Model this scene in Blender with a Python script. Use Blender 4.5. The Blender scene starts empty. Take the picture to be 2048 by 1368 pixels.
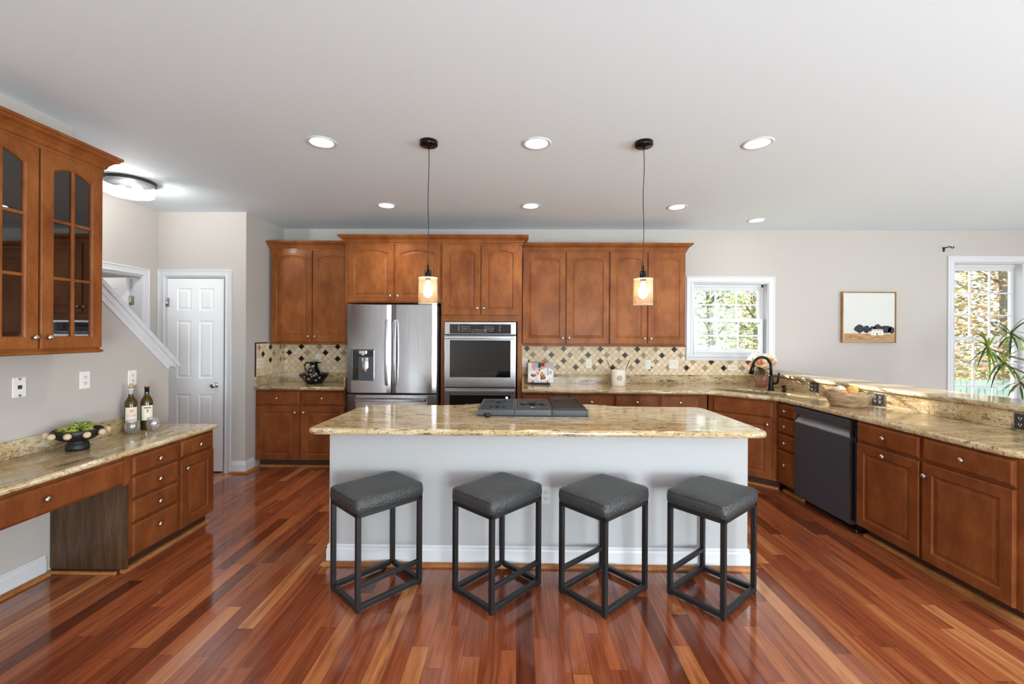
import bpy, bmesh, math, random
from mathutils import Vector, Matrix
from mathutils.geometry import tessellate_polygon
R = math.radians
PI = math.pi
sc = bpy.context.scene
COL = sc.collection
rnd = random.Random(7)

# ------------------------------------------------------------------ camera, world, sun, lights, exposure
F, CX, CY, EYE = 880.0, 1024.0, 668.0, 1.508
YAW, ROLL = math.atan(12 / 880.0), 0.0055
cam = bpy.data.cameras.new('camera')
cam.sensor_width = 36.0
cam.lens = 36.0 * F / 2048.0
cam.shift_x = 0.0
cam.shift_y = (CY - 684.0) / 2048.0
cam.clip_start, cam.clip_end = 0.05, 200
camo = bpy.data.objects.new('camera', cam)
COL.objects.link(camo)
camo.matrix_world = Matrix.Translation((0, 0, EYE)) @ Matrix.Rotation(YAW, 4, 'Z') @ Matrix.Rotation(R(90), 4, 'X') @ Matrix.Rotation(ROLL, 4, 'Z')
sc.camera = camo

sc.view_settings.view_transform = 'Standard'
sc.view_settings.look = 'None'
sc.view_settings.gamma = 1.0
sc.view_settings.use_curve_mapping = False
sc.view_settings.exposure = 0.62
sc.cycles.use_denoising = True
sc.cycles.max_bounces = 10
sc.cycles.diffuse_bounces = 5
sc.cycles.glossy_bounces = 4
sc.cycles.transmission_bounces = 6
sc.cycles.transparent_max_bounces = 12
sc.cycles.caustics_reflective = False
sc.cycles.caustics_refractive = False
sc.cycles.sample_clamp_indirect = 6.0

w = bpy.data.worlds.new('sky')
sc.world = w
w.use_nodes = True
bg = w.node_tree.nodes['Background']
bg.inputs[0].default_value = (0.86, 0.93, 1.0, 1)
bg.inputs[1].default_value = 2.4

def light(name, kind, loc, energy, color=(1, 1, 1), rot=(0, 0, 0), **kw):
    d = bpy.data.lights.new(name, kind)
    d.energy = energy
    d.color = color
    for k, v in kw.items():
        setattr(d, k, v)
    o = bpy.data.objects.new(name, d)
    o.location = loc
    o.rotation_euler = rot
    COL.objects.link(o)
    return o

def look_rot(d):
    return Vector(d).to_track_quat('-Z', 'Y').to_euler()

light('sun', 'SUN', (0, 12, 8), 12.0, (1, 0.95, 0.86), look_rot((0.66, -1.6, -0.74)), angle=R(0.8))
# daylight lamps added as fill at unseen windows behind and beside the camera
FRONT_WIN = [(0.7, 2.7), (5.35, 7.25)]
RIGHT_FILL_WIN = [(-2.6, -0.8), (-0.4, 1.4)]
LEFT_FILL_WIN = [(-3.1, -2.4)]
def daylight(x, y, d, width, sky, up_fill):
    """daylight at one unseen window: level sky stand-in, plus an added upward lamp"""
    dx, dy = d
    light('window_daylight', 'AREA', (x - dx * .25, y - dy * .25, 1.4), sky * width, (0.95, 0.98, 1), look_rot((dx, dy, 0)), shape='RECTANGLE', size=width, size_y=2.1)  # added area lamp standing in for sky light, wide as the opening
    light('upward_fill_light', 'AREA', (x - dx * .42, y - dy * .42, 0.6), up_fill * width, (0.80, 0.95, 1), look_rot((dx, dy, 1.1)), shape='RECTANGLE', size=width, size_y=1.6)  # added upward lamp to brighten the ceiling, outside the unseen window
for a, b in FRONT_WIN: daylight((a + b) / 2, -3.6, (0, 1), b - a, 45 if a < 3 else 5, 175 if a < 3 else 70)
for a, b in RIGHT_FILL_WIN: daylight(7.6, (a + b) / 2, (-1, 0), b - a, 26, 80)
for a, b in LEFT_FILL_WIN: daylight(-2.92, (a + b) / 2, (1, 0), b - a, 70, 110)

# ------------------------------------------------------------------ materials
def s2l(c):
    return tuple((x / 12.92 if x <= 0.04045 else ((x + 0.055) / 1.055) ** 2.4) for x in (v / 255.0 for v in c))

MATS = {}
def mat(name, rgb=(200, 200, 200), rough=0.5, metal=0.0, spec=0.5, coat=0.0, emit=None, estr=0.0, bump=None):
    m = bpy.data.materials.new(name)
    m.use_nodes = True
    nt = m.node_tree
    b = nt.nodes['Principled BSDF']
    b.inputs['Base Color'].default_value = (*s2l(rgb), 1)
    b.inputs['Roughness'].default_value = rough
    b.inputs['Metallic'].default_value = metal
    b.inputs['Specular IOR Level'].default_value = spec
    b.inputs['Coat Weight'].default_value = coat
    b.inputs['Coat Roughness'].default_value = 0.1
    if emit:
        b.inputs['Emission Color'].default_value = (*s2l(emit), 1)
        b.inputs['Emission Strength'].default_value = estr
    if bump:
        n = N(nt, 'ShaderNodeTexNoise', Scale=bump[0], Detail=4.0)
        L(nt, pos(nt), n.inputs['Vector'])
        bp = N(nt, 'ShaderNodeBump', Strength=bump[1], Distance=0.01)
        L(nt, n.outputs['Fac'], bp.inputs['Height'])
        L(nt, bp.outputs[0], b.inputs['Normal'])
    MATS[name] = m
    return m

def N(nt, kind, **inp):
    n = nt.nodes.new(kind)
    for k, v in inp.items():
        n.inputs[k.replace('_', ' ')].default_value = v
    return n
def L(nt, a, b):
    nt.links.new(a, b)
def pos(nt):
    return nt.nodes.new('ShaderNodeNewGeometry').outputs['Position']
def mapped(nt, scale, rot=(0, 0, 0), src=None):
    m = nt.nodes.new('ShaderNodeMapping')
    m.inputs['Scale'].default_value = scale
    m.inputs['Rotation'].default_value = rot
    L(nt, src or pos(nt), m.inputs['Vector'])
    return m.outputs[0]
def ramp(nt, fac, stops, interp='LINEAR'):
    r = nt.nodes.new('ShaderNodeValToRGB')
    r.color_ramp.interpolation = interp
    e = r.color_ramp.elements
    while len(e) < len(stops):
        e.new(0.5)
    for i, (p, c) in enumerate(stops):
        e[i].position = p
        e[i].color = (*s2l(c), 1)
    L(nt, fac, r.inputs[0])
    return r.outputs[0]
def mixc(nt, fac, a, b, mode='MIX'):
    m = nt.nodes.new('ShaderNodeMix')
    m.data_type = 'RGBA'
    m.blend_type = mode
    for s, v in ((m.inputs[0], fac), (m.inputs[6], a), (m.inputs[7], b)):
        if hasattr(v, 'is_output'):
            L(nt, v, s)
        elif isinstance(v, (int, float)):
            s.default_value = v
        else:
            s.default_value = (*v, 1)
    return m.outputs[2]
def math_(nt, op, a, b=0.0, c=0.0):
    m = nt.nodes.new('ShaderNodeMath')
    m.operation = op
    for s, v in zip(m.inputs, (a, b, c)):
        if hasattr(v, 'is_output'):
            L(nt, v, s)
        else:
            s.default_value = v
    return m.outputs[0]

def wood(name, dark, mid, lite, rough=0.32, coat=0.25, stretch=(3, 3, 0.9), grain=0.25):
    m = mat(name, mid, rough, coat=coat, spec=.2)
    nt = m.node_tree
    b = nt.nodes['Principled BSDF']
    n1 = N(nt, 'ShaderNodeTexNoise', Scale=2.2, Detail=5.0, Roughness=0.6)
    L(nt, mapped(nt, stretch), n1.inputs['Vector'])
    c = ramp(nt, n1.outputs['Fac'], [(0.28, dark), (0.5, mid), (0.74, lite)])
    n2 = N(nt, 'ShaderNodeTexNoise', Scale=9.0, Detail=6.0, Roughness=0.7)
    L(nt, mapped(nt, (stretch[0] * 4, stretch[1] * 4, stretch[2] * 0.9)), n2.inputs['Vector'])
    g = ramp(nt, n2.outputs['Fac'], [(0.3, (150, 140, 130)), (0.6, (255, 255, 255))])
    L(nt, mixc(nt, grain * 2, c, g, 'MULTIPLY'), b.inputs['Base Color'])
    return m

def granite(name, rotz=0.0, dark=(52, 38, 30), mid=(202, 176, 132), lite=(230, 215, 184)):
    m = mat(name, mid, 0.09, spec=0.5)
    nt = m.node_tree
    b = nt.nodes['Principled BSDF']
    rv = (0, 0, rotz)
    base = N(nt, 'ShaderNodeTexNoise', Scale=1.0, Detail=5.0, Roughness=0.65)
    r0 = mapped(nt, (1, 1, 1), rv)
    L(nt, mapped(nt, (3.5, 14, 14), src=r0), base.inputs['Vector'])
    c = ramp(nt, base.outputs['Fac'], [(0.28, tuple(int(x * 0.86) for x in mid)), (0.48, mid), (0.68, lite)])
    st = N(nt, 'ShaderNodeTexNoise', Scale=1.0, Detail=6.0, Roughness=0.72)
    L(nt, mapped(nt, (9, 32, 32), src=r0), st.inputs['Vector'])
    dk = ramp(nt, st.outputs['Fac'], [(0.395, (255, 255, 255)), (0.455, (0, 0, 0))])
    big = N(nt, 'ShaderNodeTexNoise', Scale=1.0, Detail=3.0, Roughness=0.6)
    L(nt, mapped(nt, (1.6, 5, 5), src=r0), big.inputs['Vector'])
    am = ramp(nt, big.outputs['Fac'], [(0.35, (250, 250, 250)), (0.62, (140, 140, 140))])
    f = mixc(nt, 1.0, dk, am, 'MULTIPLY')
    c = mixc(nt, f, c, s2l(dark))
    s2 = N(nt, 'ShaderNodeTexNoise', Scale=1.0, Detail=3.0, Roughness=0.6)
    L(nt, mapped(nt, (38, 85, 85), src=r0), s2.inputs['Vector'])
    c = mixc(nt, ramp(nt, s2.outputs['Fac'], [(0.37, (190, 190, 190)), (0.45, (0, 0, 0))]), c, s2l((84, 58, 40)))
    fine = N(nt, 'ShaderNodeTexNoise', Scale=1.0, Detail=2.0)
    L(nt, mapped(nt, (130, 210, 210), src=r0), fine.inputs['Vector'])
    c = mixc(nt, 0.55, c, ramp(nt, fine.outputs['Fac'], [(0.3, (125, 105, 85)), (0.6, (255, 255, 255))]), 'MULTIPLY')
    L(nt, c, b.inputs['Base Color'])
    return m

def plank_floor():
    m = mat('cherry_planks', (140, 66, 38), 0.14, spec=0.5, coat=0.35)
    nt = m.node_tree
    b = nt.nodes['Principled BSDF']
    b.inputs['Coat Roughness'].default_value = 0.06
    sx = nt.nodes.new('ShaderNodeSeparateXYZ')
    L(nt, pos(nt), sx.inputs[0])
    x, y = sx.outputs[0], sx.outputs[1]
    xs = math_(nt, 'DIVIDE', x, 0.0838)
    ix = math_(nt, 'FLOOR', xs)
    fx = math_(nt, 'FRACT', xs)
    wn = nt.nodes.new('ShaderNodeTexWhiteNoise'); wn.noise_dimensions = '1D'
    L(nt, ix, wn.inputs['W'])
    ys = math_(nt, 'DIVIDE', math_(nt, 'ADD', y, math_(nt, 'MULTIPLY', wn.outputs['Value'], 7.3)), math_(nt, 'ADD', math_(nt, 'MULTIPLY', wn.outputs['Value'], 0.45), 0.75))
    iy = math_(nt, 'FLOOR', ys)
    fy = math_(nt, 'FRACT', ys)
    cb = nt.nodes.new('ShaderNodeCombineXYZ')
    L(nt, ix, cb.inputs[0]); L(nt, iy, cb.inputs[1])
    wn2 = nt.nodes.new('ShaderNodeTexWhiteNoise'); wn2.noise_dimensions = '2D'
    L(nt, cb.outputs[0], wn2.inputs['Vector'])
    tone = wn2.outputs['Value']
    col = ramp(nt, tone, [(0.0, (104, 52, 33)), (0.13, (136, 70, 44)), (0.5, (158, 86, 54)), (0.82, (168, 95, 58)), (0.94, (184, 114, 70)), (1.0, (206, 140, 90))])
    # grain, moved per plank
    mv = nt.nodes.new('ShaderNodeVectorMath'); mv.operation = 'MULTIPLY_ADD'
    L(nt, wn2.outputs['Color'], mv.inputs[0]); mv.inputs[1].default_value = (9, 31, 5); L(nt, pos(nt), mv.inputs[2])
    g = N(nt, 'ShaderNodeTexNoise', Scale=1.0, Detail=5.0, Roughness=0.62, Distortion=0.6)
    L(nt, mapped(nt, (34, 2.0, 1), src=mv.outputs[0]), g.inputs['Vector'])
    gr = ramp(nt, g.outputs['Fac'], [(0.28, (150, 122, 112)), (0.47, (222, 212, 206)), (0.66, (255, 253, 250))])
    col = mixc(nt, 0.85, col, gr, 'MULTIPLY')
    g2 = N(nt, 'ShaderNodeTexNoise', Scale=1.0, Detail=3.0, Roughness=0.6, Distortion=1.0)
    L(nt, mapped(nt, (9, 0.9, 1), src=mv.outputs[0]), g2.inputs['Vector'])
    col = mixc(nt, ramp(nt, g2.outputs['Fac'], [(0.60, (0, 0, 0)), (0.70, (150, 150, 150))]), col, s2l((58, 26, 18)))
    gap = math_(nt, 'MAXIMUM', math_(nt, 'GREATER_THAN', math_(nt, 'ABSOLUTE', math_(nt, 'SUBTRACT', fx, 0.5)), 0.486),
                math_(nt, 'GREATER_THAN', math_(nt, 'ABSOLUTE', math_(nt, 'SUBTRACT', fy, 0.5)), 0.4988))
    col = mixc(nt, math_(nt, 'MULTIPLY', gap, 0.65), col, s2l((52, 24, 16)))
    L(nt, col, b.inputs['Base Color'])
    bp = N(nt, 'ShaderNodeBump', Strength=0.25, Distance=0.002)
    L(nt, math_(nt, 'SUBTRACT', 1.0, gap), bp.inputs['Height'])
    L(nt, bp.outputs[0], b.inputs['Normal'])
    return m

def brushed(name, rgb, rough=0.24, axis='z', strength=0.05):
    m = mat(name, rgb, rough, metal=1.0)
    nt = m.node_tree
    b = nt.nodes['Principled BSDF']
    n = N(nt, 'ShaderNodeTexNoise', Scale=1.0, Detail=3.0)
    L(nt, mapped(nt, (300, 300, 4) if axis == 'z' else (4, 4, 300)), n.inputs['Vector'])
    L(nt, ramp(nt, n.outputs['Fac'], [(0.3, tuple(int(c * 0.9) for c in rgb)), (0.7, rgb)]), b.inputs['Base Color'])
    wv = N(nt, 'ShaderNodeTexNoise', Scale=1.0, Detail=1.0)
    L(nt, mapped(nt, (3.0, 3.0, 0.5)), wv.inputs['Vector'])
    bp = N(nt, 'ShaderNodeBump', Strength=strength, Distance=0.05)
    L(nt, wv.outputs['Fac'], bp.inputs['Height'])
    L(nt, bp.outputs[0], b.inputs['Normal'])
    return m

def thin_glass(name, tint=(255, 255, 255), gloss=0.12, opaque=0.0, body=(255, 255, 255), rough=0.02, edge=0.85):
    m = bpy.data.materials.new(name)
    m.use_nodes = True
    nt = m.node_tree
    nt.nodes.clear()
    out = nt.nodes.new('ShaderNodeOutputMaterial')
    t = nt.nodes.new('ShaderNodeBsdfTransparent'); t.inputs[0].default_value = (*s2l(tint), 1)
    g = nt.nodes.new('ShaderNodeBsdfGlossy'); g.inputs['Roughness'].default_value = rough
    fr = nt.nodes.new('ShaderNodeLayerWeight'); fr.inputs[0].default_value = 0.5
    fac = math_(nt, 'ADD', math_(nt, 'MULTIPLY', math_(nt, 'POWER', fr.outputs['Facing'], 3.0), edge), 0.03 + gloss * 0.2)
    mx = nt.nodes.new('ShaderNodeMixShader')
    L(nt, fac, mx.inputs[0]); L(nt, t.outputs[0], mx.inputs[1]); L(nt, g.outputs[0], mx.inputs[2])
    last = mx.outputs[0]
    if opaque:
        d = nt.nodes.new('ShaderNodeBsdfDiffuse'); d.inputs[0].default_value = (*s2l(body), 1)
        m2 = nt.nodes.new('ShaderNodeMixShader'); m2.inputs[0].default_value = opaque
        L(nt, last, m2.inputs[1]); L(nt, d.outputs[0], m2.inputs[2]); last = m2.outputs[0]
    L(nt, last, out.inputs[0])
    MATS[name] = m
    return m

WALL = mat('wall_paint', (184, 178, 172), 0.75, bump=(180, 0.03))
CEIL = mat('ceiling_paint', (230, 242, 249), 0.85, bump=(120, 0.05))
TRIM = mat('white_trim', (208, 209, 212), 0.4)
DOORW = mat('white_door_paint', (238, 239, 241), 0.42)
FLOOR = plank_floor()
OAKS = wood('oak_shoe', (136, 84, 42), (172, 112, 62), (196, 138, 84), stretch=(2, 2, 8))
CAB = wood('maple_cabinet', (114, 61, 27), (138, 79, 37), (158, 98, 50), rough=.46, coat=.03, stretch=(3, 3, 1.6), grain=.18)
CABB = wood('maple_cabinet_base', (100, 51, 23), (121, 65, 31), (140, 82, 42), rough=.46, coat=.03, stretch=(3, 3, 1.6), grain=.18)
CABD = wood('dark_oak_veneer', (62, 42, 26), (84, 60, 40), (108, 80, 56), rough=0.45, stretch=(9, 9, 1.0), grain=0.45)
CABIN = wood('cabinet_interior', (74, 46, 30), (92, 58, 38), (108, 70, 46))
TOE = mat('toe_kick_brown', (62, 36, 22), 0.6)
NICK = mat('brushed_nickel', (200, 192, 180), 0.28, metal=1.0)
CHROME = mat('chrome', (225, 225, 228), 0.12, metal=1.0)
SS = brushed('stainless_steel', (190, 191, 194), 0.22)
SSH = brushed('stainless_horizontal', (196, 197, 200), 0.22, axis='x')
SSD = mat('dark_stainless', (72, 78, 86), 0.3, metal=0.35)
SSS = mat('steel_side_grey', (70, 72, 76), 0.5, metal=0.5)
BLACKG = mat('black_oven_glass', (8, 8, 9), 0.05, spec=0.7)
POCKET = mat('satin_pocket_steel', (140, 142, 146), 0.4, metal=0.2)
BLACKP = mat('black_plastic', (14, 14, 15), 0.35)
IRON = mat('cast_iron', (64, 66, 69), 0.4)
BMETAL = mat('black_stool_metal', (34, 33, 34), 0.42, metal=0.3)
LEATH = mat('black_leatherette', (50, 51, 51), 0.4, bump=(70, 0.7))
ORB = mat('oil_rubbed_bronze', (30, 25, 23), 0.3, metal=0.7)
BLACKM = mat('matte_black', (20, 20, 21), 0.5)
PLATE = mat('white_plate', (232, 230, 224), 0.4)
PLATEI = mat('ivory_plate', (226, 220, 204), 0.4)
DARKP = mat('charcoal_plate', (52, 52, 54), 0.4)
SLOT = mat('outlet_slot', (60, 56, 52), 0.6)
GRX = granite('granite_counter')
GRY = granite('granite_counter_run', R(-88))
GRL = granite('granite_desk', R(90), lite=(226, 210, 180))
GROUT = mat('tile_grout', (140, 116, 88), 0.9)
TILES = [mat('travertine_tile', c, 0.55, bump=(90, 0.15)) for c in ((222, 202, 168), (212, 190, 156), (228, 210, 178), (218, 194, 160))]
TDARK = mat('dark_glass_tile', (34, 16, 14), 0.35, spec=0.25)
def deco_mat():
    m = mat('pewter_deco_tile', (150, 136, 116), 0.6, spec=0.2)
    nt = m.node_tree; b = nt.nodes['Principled BSDF']
    v = N(nt, 'ShaderNodeTexVoronoi', Scale=85.0)
    L(nt, pos(nt), v.inputs['Vector'])
    L(nt, ramp(nt, v.outputs['Distance'], [(0.25, (96, 82, 68)), (0.55, (172, 158, 136))]), b.inputs['Base Color'])
    return m
TDECO = deco_mat()
TEDGE = mat('dark_pencil_tile', (64, 26, 20), 0.25)
GLASS = thin_glass('window_glass', gloss=0.15)
CLEAR = thin_glass('clear_glass', gloss=0.2, opaque=0.03)
SHADE = thin_glass('seeded_shade_glass', (255, 246, 234), gloss=0.15, opaque=0.09, body=(255, 240, 222))
RIMGL = thin_glass('glass_rim', (255, 250, 240), gloss=0.5, opaque=0.5, body=(255, 248, 238))
CABGL = thin_glass('cabinet_door_glass', (196, 190, 182), gloss=0.55)
BULB = mat('edison_bulb_glow', (255, 220, 170), 0.3, emit=(255, 234, 200), estr=20.0)
LENS = mat('downlight_lens_glow', (255, 250, 240), 0.3, emit=(255, 247, 236), estr=14.0)
FLUSH = mat('flush_lamp_glow', (255, 252, 246), 0.3, emit=(255, 250, 242), estr=9.0)
FLGL = thin_glass('flush_seeded_glass', (255, 255, 255), gloss=0.4, opaque=0.6, body=(252, 252, 252))
LABW = mat('label_cream', (232, 224, 204), 0.6)
LABP = mat('label_pale', (228, 214, 206), 0.6)
LABO = mat('label_orange', (226, 140, 60), 0.5)
INK = mat('label_ink', (60, 50, 48), 0.7)
CORK = mat('cork', (188, 156, 126), 0.8)
def bottle_mat():
    m = mat('olive_bottle_glass', (64, 52, 10), 0.06, spec=0.6)
    return m
BOTTLE = bottle_mat()
FOILS = mat('silver_foil', (214, 212, 208), 0.35, metal=0.2)
FOILB = mat('black_foil', (22, 20, 26), 0.35)
BEAD = wood('pale_wood_bead', (196, 168, 132), (214, 188, 154), (226, 204, 172), rough=0.5, coat=0.0, stretch=(20, 20, 60))
SUCC = [mat('succulent_green', c, 0.5) for c in ((132, 144, 50), (168, 168, 66), (96, 118, 46))]
GREENL = [mat('leaf_green', c, 0.45) for c in ((74, 104, 44), (142, 166, 52), (54, 80, 38))]
CERB = mat('black_glazed_pottery', (14, 15, 14), 0.12, spec=0.6)
CERW = mat('painted_white_petal', (238, 232, 216), 0.4)
CROCK = mat('cream_stoneware', (232, 224, 210), 0.35)
PINKGL = thin_glass('pink_ribbed_glass', (250, 230, 224), gloss=0.25, opaque=0.05, body=(240, 206, 200), rough=0.05, edge=0.4)
ROSES = [mat('rose_petal', c, 0.6) for c in ((240, 196, 152), (244, 228, 196), (242, 238, 228), (238, 206, 178))]
BOWLW = wood('whitewashed_bowl_wood', (132, 100, 72), (186, 158, 126), (214, 194, 164), rough=0.55, coat=0.0, stretch=(5, 5, 22), grain=0.4)
CANV = {k: mat('canvas_' + k, c, 0.8) for k, c in dict(sky=(206, 206, 200), field=(176, 136, 96), soil=(136, 88, 58), tree=(46, 48, 54), house=(238, 234, 226), roof=(196, 184, 170), fence=(214, 190, 160), dark=(60, 60, 66), rim=(240, 236, 226)).items()}
FRAMEW = wood('oak_picture_frame', (140, 100, 56), (170, 126, 76), (190, 148, 96), stretch=(4, 4, 4))
SINKS = mat('sink_steel', (176, 178, 180), 0.3, metal=0.9)

# ------------------------------------------------------------------ mesh helpers
class MB:
    def __init__(self, xf=None):
        self.v, self.f, self.m, self.s = [], [], [], []
        self.xf = xf
    def add(self, verts, faces, mi=0, smooth=False, xf=None):
        o = len(self.v)
        for p in verts:
            p = Vector(p)
            if xf is not None: p = xf @ p
            if self.xf is not None: p = self.xf @ p
            self.v.append(tuple(p))
        for f in faces:
            self.f.append([i + o for i in f]); self.m.append(mi); self.s.append(smooth)
        return self
    def box(self, x0, x1, y0, y1, z0, z1, mi=0, xf=None):
        v = [(x, y, z) for z in (z0, z1) for y in (y0, y1) for x in (x0, x1)]
        return self.add(v, [(0, 2, 3, 1), (4, 5, 7, 6), (0, 1, 5, 4), (2, 6, 7, 3), (0, 4, 6, 2), (1, 3, 7, 5)], mi, False, xf)
    def loops(self, rings, mi=0, closed=True, cap0=False, cap1=False, smooth=False, xf=None, capmi=None):
        n = len(rings[0]); v = [p for r in rings for p in r]; f = []
        for k in range(len(rings) - 1):
            for i in range(n if closed else n - 1):
                j = (i + 1) % n
                f.append((k * n + i, k * n + j, (k + 1) * n + j, (k + 1) * n + i))
        self.add(v, f, mi, smooth, xf)
        if cap0: self.add(rings[0], [tuple(range(n))[::-1]], mi if capmi is None else capmi, False, xf)
        if cap1: self.add(rings[-1], [tuple(range(n))], mi if capmi is None else capmi, False, xf)
        return self
    def lathe(self, prof, c=(0, 0, 0), n=24, mi=0, axis='z', smooth=True, xf=None, sx=1.0, sy=1.0):
        rings = []
        for r, h in prof:
            ring = []
            for k in range(n):
                a = 2 * PI * k / n
                p, q = r * math.cos(a) * sx, r * math.sin(a) * sy
                if axis == 'z': ring.append((c[0] + p, c[1] + q, c[2] + h))
                elif axis == 'y': ring.append((c[0] + p, c[1] + h, c[2] + q))
                else: ring.append((c[0] + h, c[1] + p, c[2] + q))
            rings.append(ring)
        return self.loops(rings, mi, True, prof[0][0] > 1e-4, prof[-1][0] > 1e-4, smooth, xf)
    def tube(self, path, r, n=8, mi=0, xf=None, smooth=True, caps=True):
        P = [Vector(p) for p in path]
        rs = r if isinstance(r, (list, tuple)) else [r] * len(P)
        rings = []; up = None
        for i, p in enumerate(P):
            t = (P[min(i + 1, len(P) - 1)] - P[max(i - 1, 0)]).normalized()
            if up is None:
                up = Vector((0, 0, 1)) if abs(t.z) < 0.9 else Vector((1, 0, 0))
            a = (up - t * up.dot(t)).normalized(); b = t.cross(a); up = a
            rings.append([p + a * (rs[i] * math.cos(2 * PI * k / n)) + b * (rs[i] * math.sin(2 * PI * k / n)) for k in range(n)])
        return self.loops(rings, mi, True, caps, caps, smooth, xf)
    def prism(self, poly, a, b, plane='xy', mi=0, xf=None):
        if plane == 'xy': g = lambda p, h: (p[0], p[1], h)
        elif plane == 'xz': g = lambda p, h: (p[0], h, p[1])
        else: g = lambda p, h: (h, p[0], p[1])
        return self.loops([[g(p, a) for p in poly], [g(p, b) for p in poly]], mi, True, True, True, False, xf)
    def ball(self, c, r, n=16, mi=0, sz=1.0, xf=None):
        k = n // 2
        return self.lathe([(r * math.sin(PI * i / k), -r * math.cos(PI * i / k) * sz) for i in range(k + 1)], c, n, mi, xf=xf)
    def build(self, name, mats, parent=None, loc=None, rotz=0.0, bevel=0.0, seg=2, subsurf=0):
        me = bpy.data.meshes.new(name)
        me.from_pydata(self.v, [], self.f)
        me.polygons.foreach_set('material_index', self.m)
        me.polygons.foreach_set('use_smooth', self.s)
        bm = bmesh.new(); bm.from_mesh(me)
        bmesh.ops.remove_doubles(bm, verts=bm.verts, dist=1e-6)
        bmesh.ops.recalc_face_normals(bm, faces=bm.faces)
        bm.to_mesh(me); bm.free()
        for m in (mats if isinstance(mats, (list, tuple)) else [mats]):
            me.materials.append(m)
        o = bpy.data.objects.new(name, me)
        COL.objects.link(o)
        if parent is not None: o.parent = parent
        if loc is not None: o.location = loc
        if rotz: o.rotation_euler.z = rotz
        if bevel:
            b = o.modifiers.new('bevel', 'BEVEL'); b.width = bevel; b.segments = seg; b.limit_method = 'ANGLE'; b.angle_limit = R(40)
        if subsurf:
            b = o.modifiers.new('sub', 'SUBSURF'); b.levels = subsurf; b.render_levels = subsurf
        return o

def tag(o, label=None, cat=None, group=None, kind=None):
    if label: o['label'] = label
    if cat: o['category'] = cat
    if group: o['group'] = group
    if kind: o['kind'] = kind
    return o
def thing(name, label, cat, loc=(0, 0, 0), rotz=0.0, group=None):
    o = bpy.data.objects.new(name, None)
    COL.objects.link(o)
    o.empty_display_size = 0.1
    o.location = loc; o.rotation_euler.z = rotz
    return tag(o, label, cat, group)
def struct(name, mb, mats, **kw):
    o = mb.build(name, mats, **kw)
    if o.parent is None: o['kind'] = 'structure'
    return o
def structe(name, loc=(0, 0, 0), rotz=0.0):
    o = bpy.data.objects.new(name, None); COL.objects.link(o); o.location = loc; o.rotation_euler.z = rotz; o['kind'] = 'structure'
    return o
def copy_tree(o, parent=None):
    c = o.copy(); COL.objects.link(c)
    if parent is not None: c.parent = parent
    for ch in list(o.children): copy_tree(ch, c)
    return c

def offset_poly(poly, d):
    """inward offset of a counter-clockwise polygon"""
    n = len(poly); out = []
    for i in range(n):
        p0, p1, p2 = Vector(poly[i - 1]), Vector(poly[i]), Vector(poly[(i + 1) % n])
        a, b = (p1 - p0).normalized(), (p2 - p1).normalized()
        na, nb = Vector((-a.y, a.x)), Vector((-b.y, b.x))
        m = (na + nb)
        m = m / max(0.3, m.dot(na)) if m.length > 1e-6 else na
        out.append(tuple(p1 + m * d))
    return out
def sweep(mb, path, prof, mi=0, xf=None, smooth=False, caps=True):
    """profile (out, z) along a polyline; out is to the right of the walking direction"""
    n = len(path); offs = []
    for i in range(n):
        p = Vector(path[i])
        ds = []
        if i > 0: ds.append((p - Vector(path[i - 1])).normalized())
        if i < n - 1: ds.append((Vector(path[i + 1]) - p).normalized())
        ns = [Vector((d.y, -d.x)) for d in ds]
        m = sum(ns, Vector((0, 0)))
        m = m / max(0.2, m.dot(ns[0]))
        offs.append((p, m))
    rings = [[(p.x + m.x * o, p.y + m.y * o, z) for o, z in prof] for p, m in offs]
    mb.loops(rings, mi, True, caps, caps, smooth, xf)
def round_poly(poly, radii, n=6):
    out = []
    m = len(poly)
    for i in range(m):
        r = radii[i] if isinstance(radii, (list, tuple)) else radii
        p = Vector(poly[i])
        if r <= 0: out.append(tuple(p)); continue
        a = (Vector(poly[i - 1]) - p).normalized(); b = (Vector(poly[(i + 1) % m]) - p).normalized()
        s, e = p + a * r, p + b * r
        for k in range(n + 1):
            t = k / n
            out.append(tuple(s * (1 - t) ** 2 + p * 2 * t * (1 - t) + e * t ** 2))
    return out
def slab(mb, poly, z0, z1, r=0.016, hole=None, mi=0):
    """stone slab with a rounded nose; poly counter-clockwise"""
    h = z1 - z0
    prof = [(r, z0), (r * 0.3, z0 + r * 0.3), (0, z0 + r), (0, z1 - r), (r * 0.3, z1 - r * 0.3), (r, z1)]
    rings = [[(x, y, z) for x, y in offset_poly(poly, d)] for d, z in prof]
    mb.loops(rings, mi, True, smooth=True)
    top = [Vector((x, y, 0)) for x, y, z in rings[-1]]
    loops = [top]
    if hole: loops.append([Vector((x, y, 0)) for x, y in hole])
    allp = [p for l in loops for p in l]
    tris = tessellate_polygon(loops)
    for z in (z0, z1):
        mb.add([(p.x, p.y, z) for p in allp], [tuple(t) for t in tris], mi)
    if hole:
        mb.loops([[(x, y, z0) for x, y in hole], [(x, y, z1) for x, y in hole]], mi, True, smooth=True)

# ------------------------------------------------------------------ room shell
YB, XL, XR, YF, H = 5.44, -2.92, 7.6, -3.6, 2.80
struct('floor', MB().box(-5.2, XR + .15, YF - .15, YB + .15, -0.1, 0), FLOOR)
struct('ceiling', MB().box(-5.2, XR + .15, YF - .15, YB + .15, H, H + 0.1), CEIL)

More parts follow.
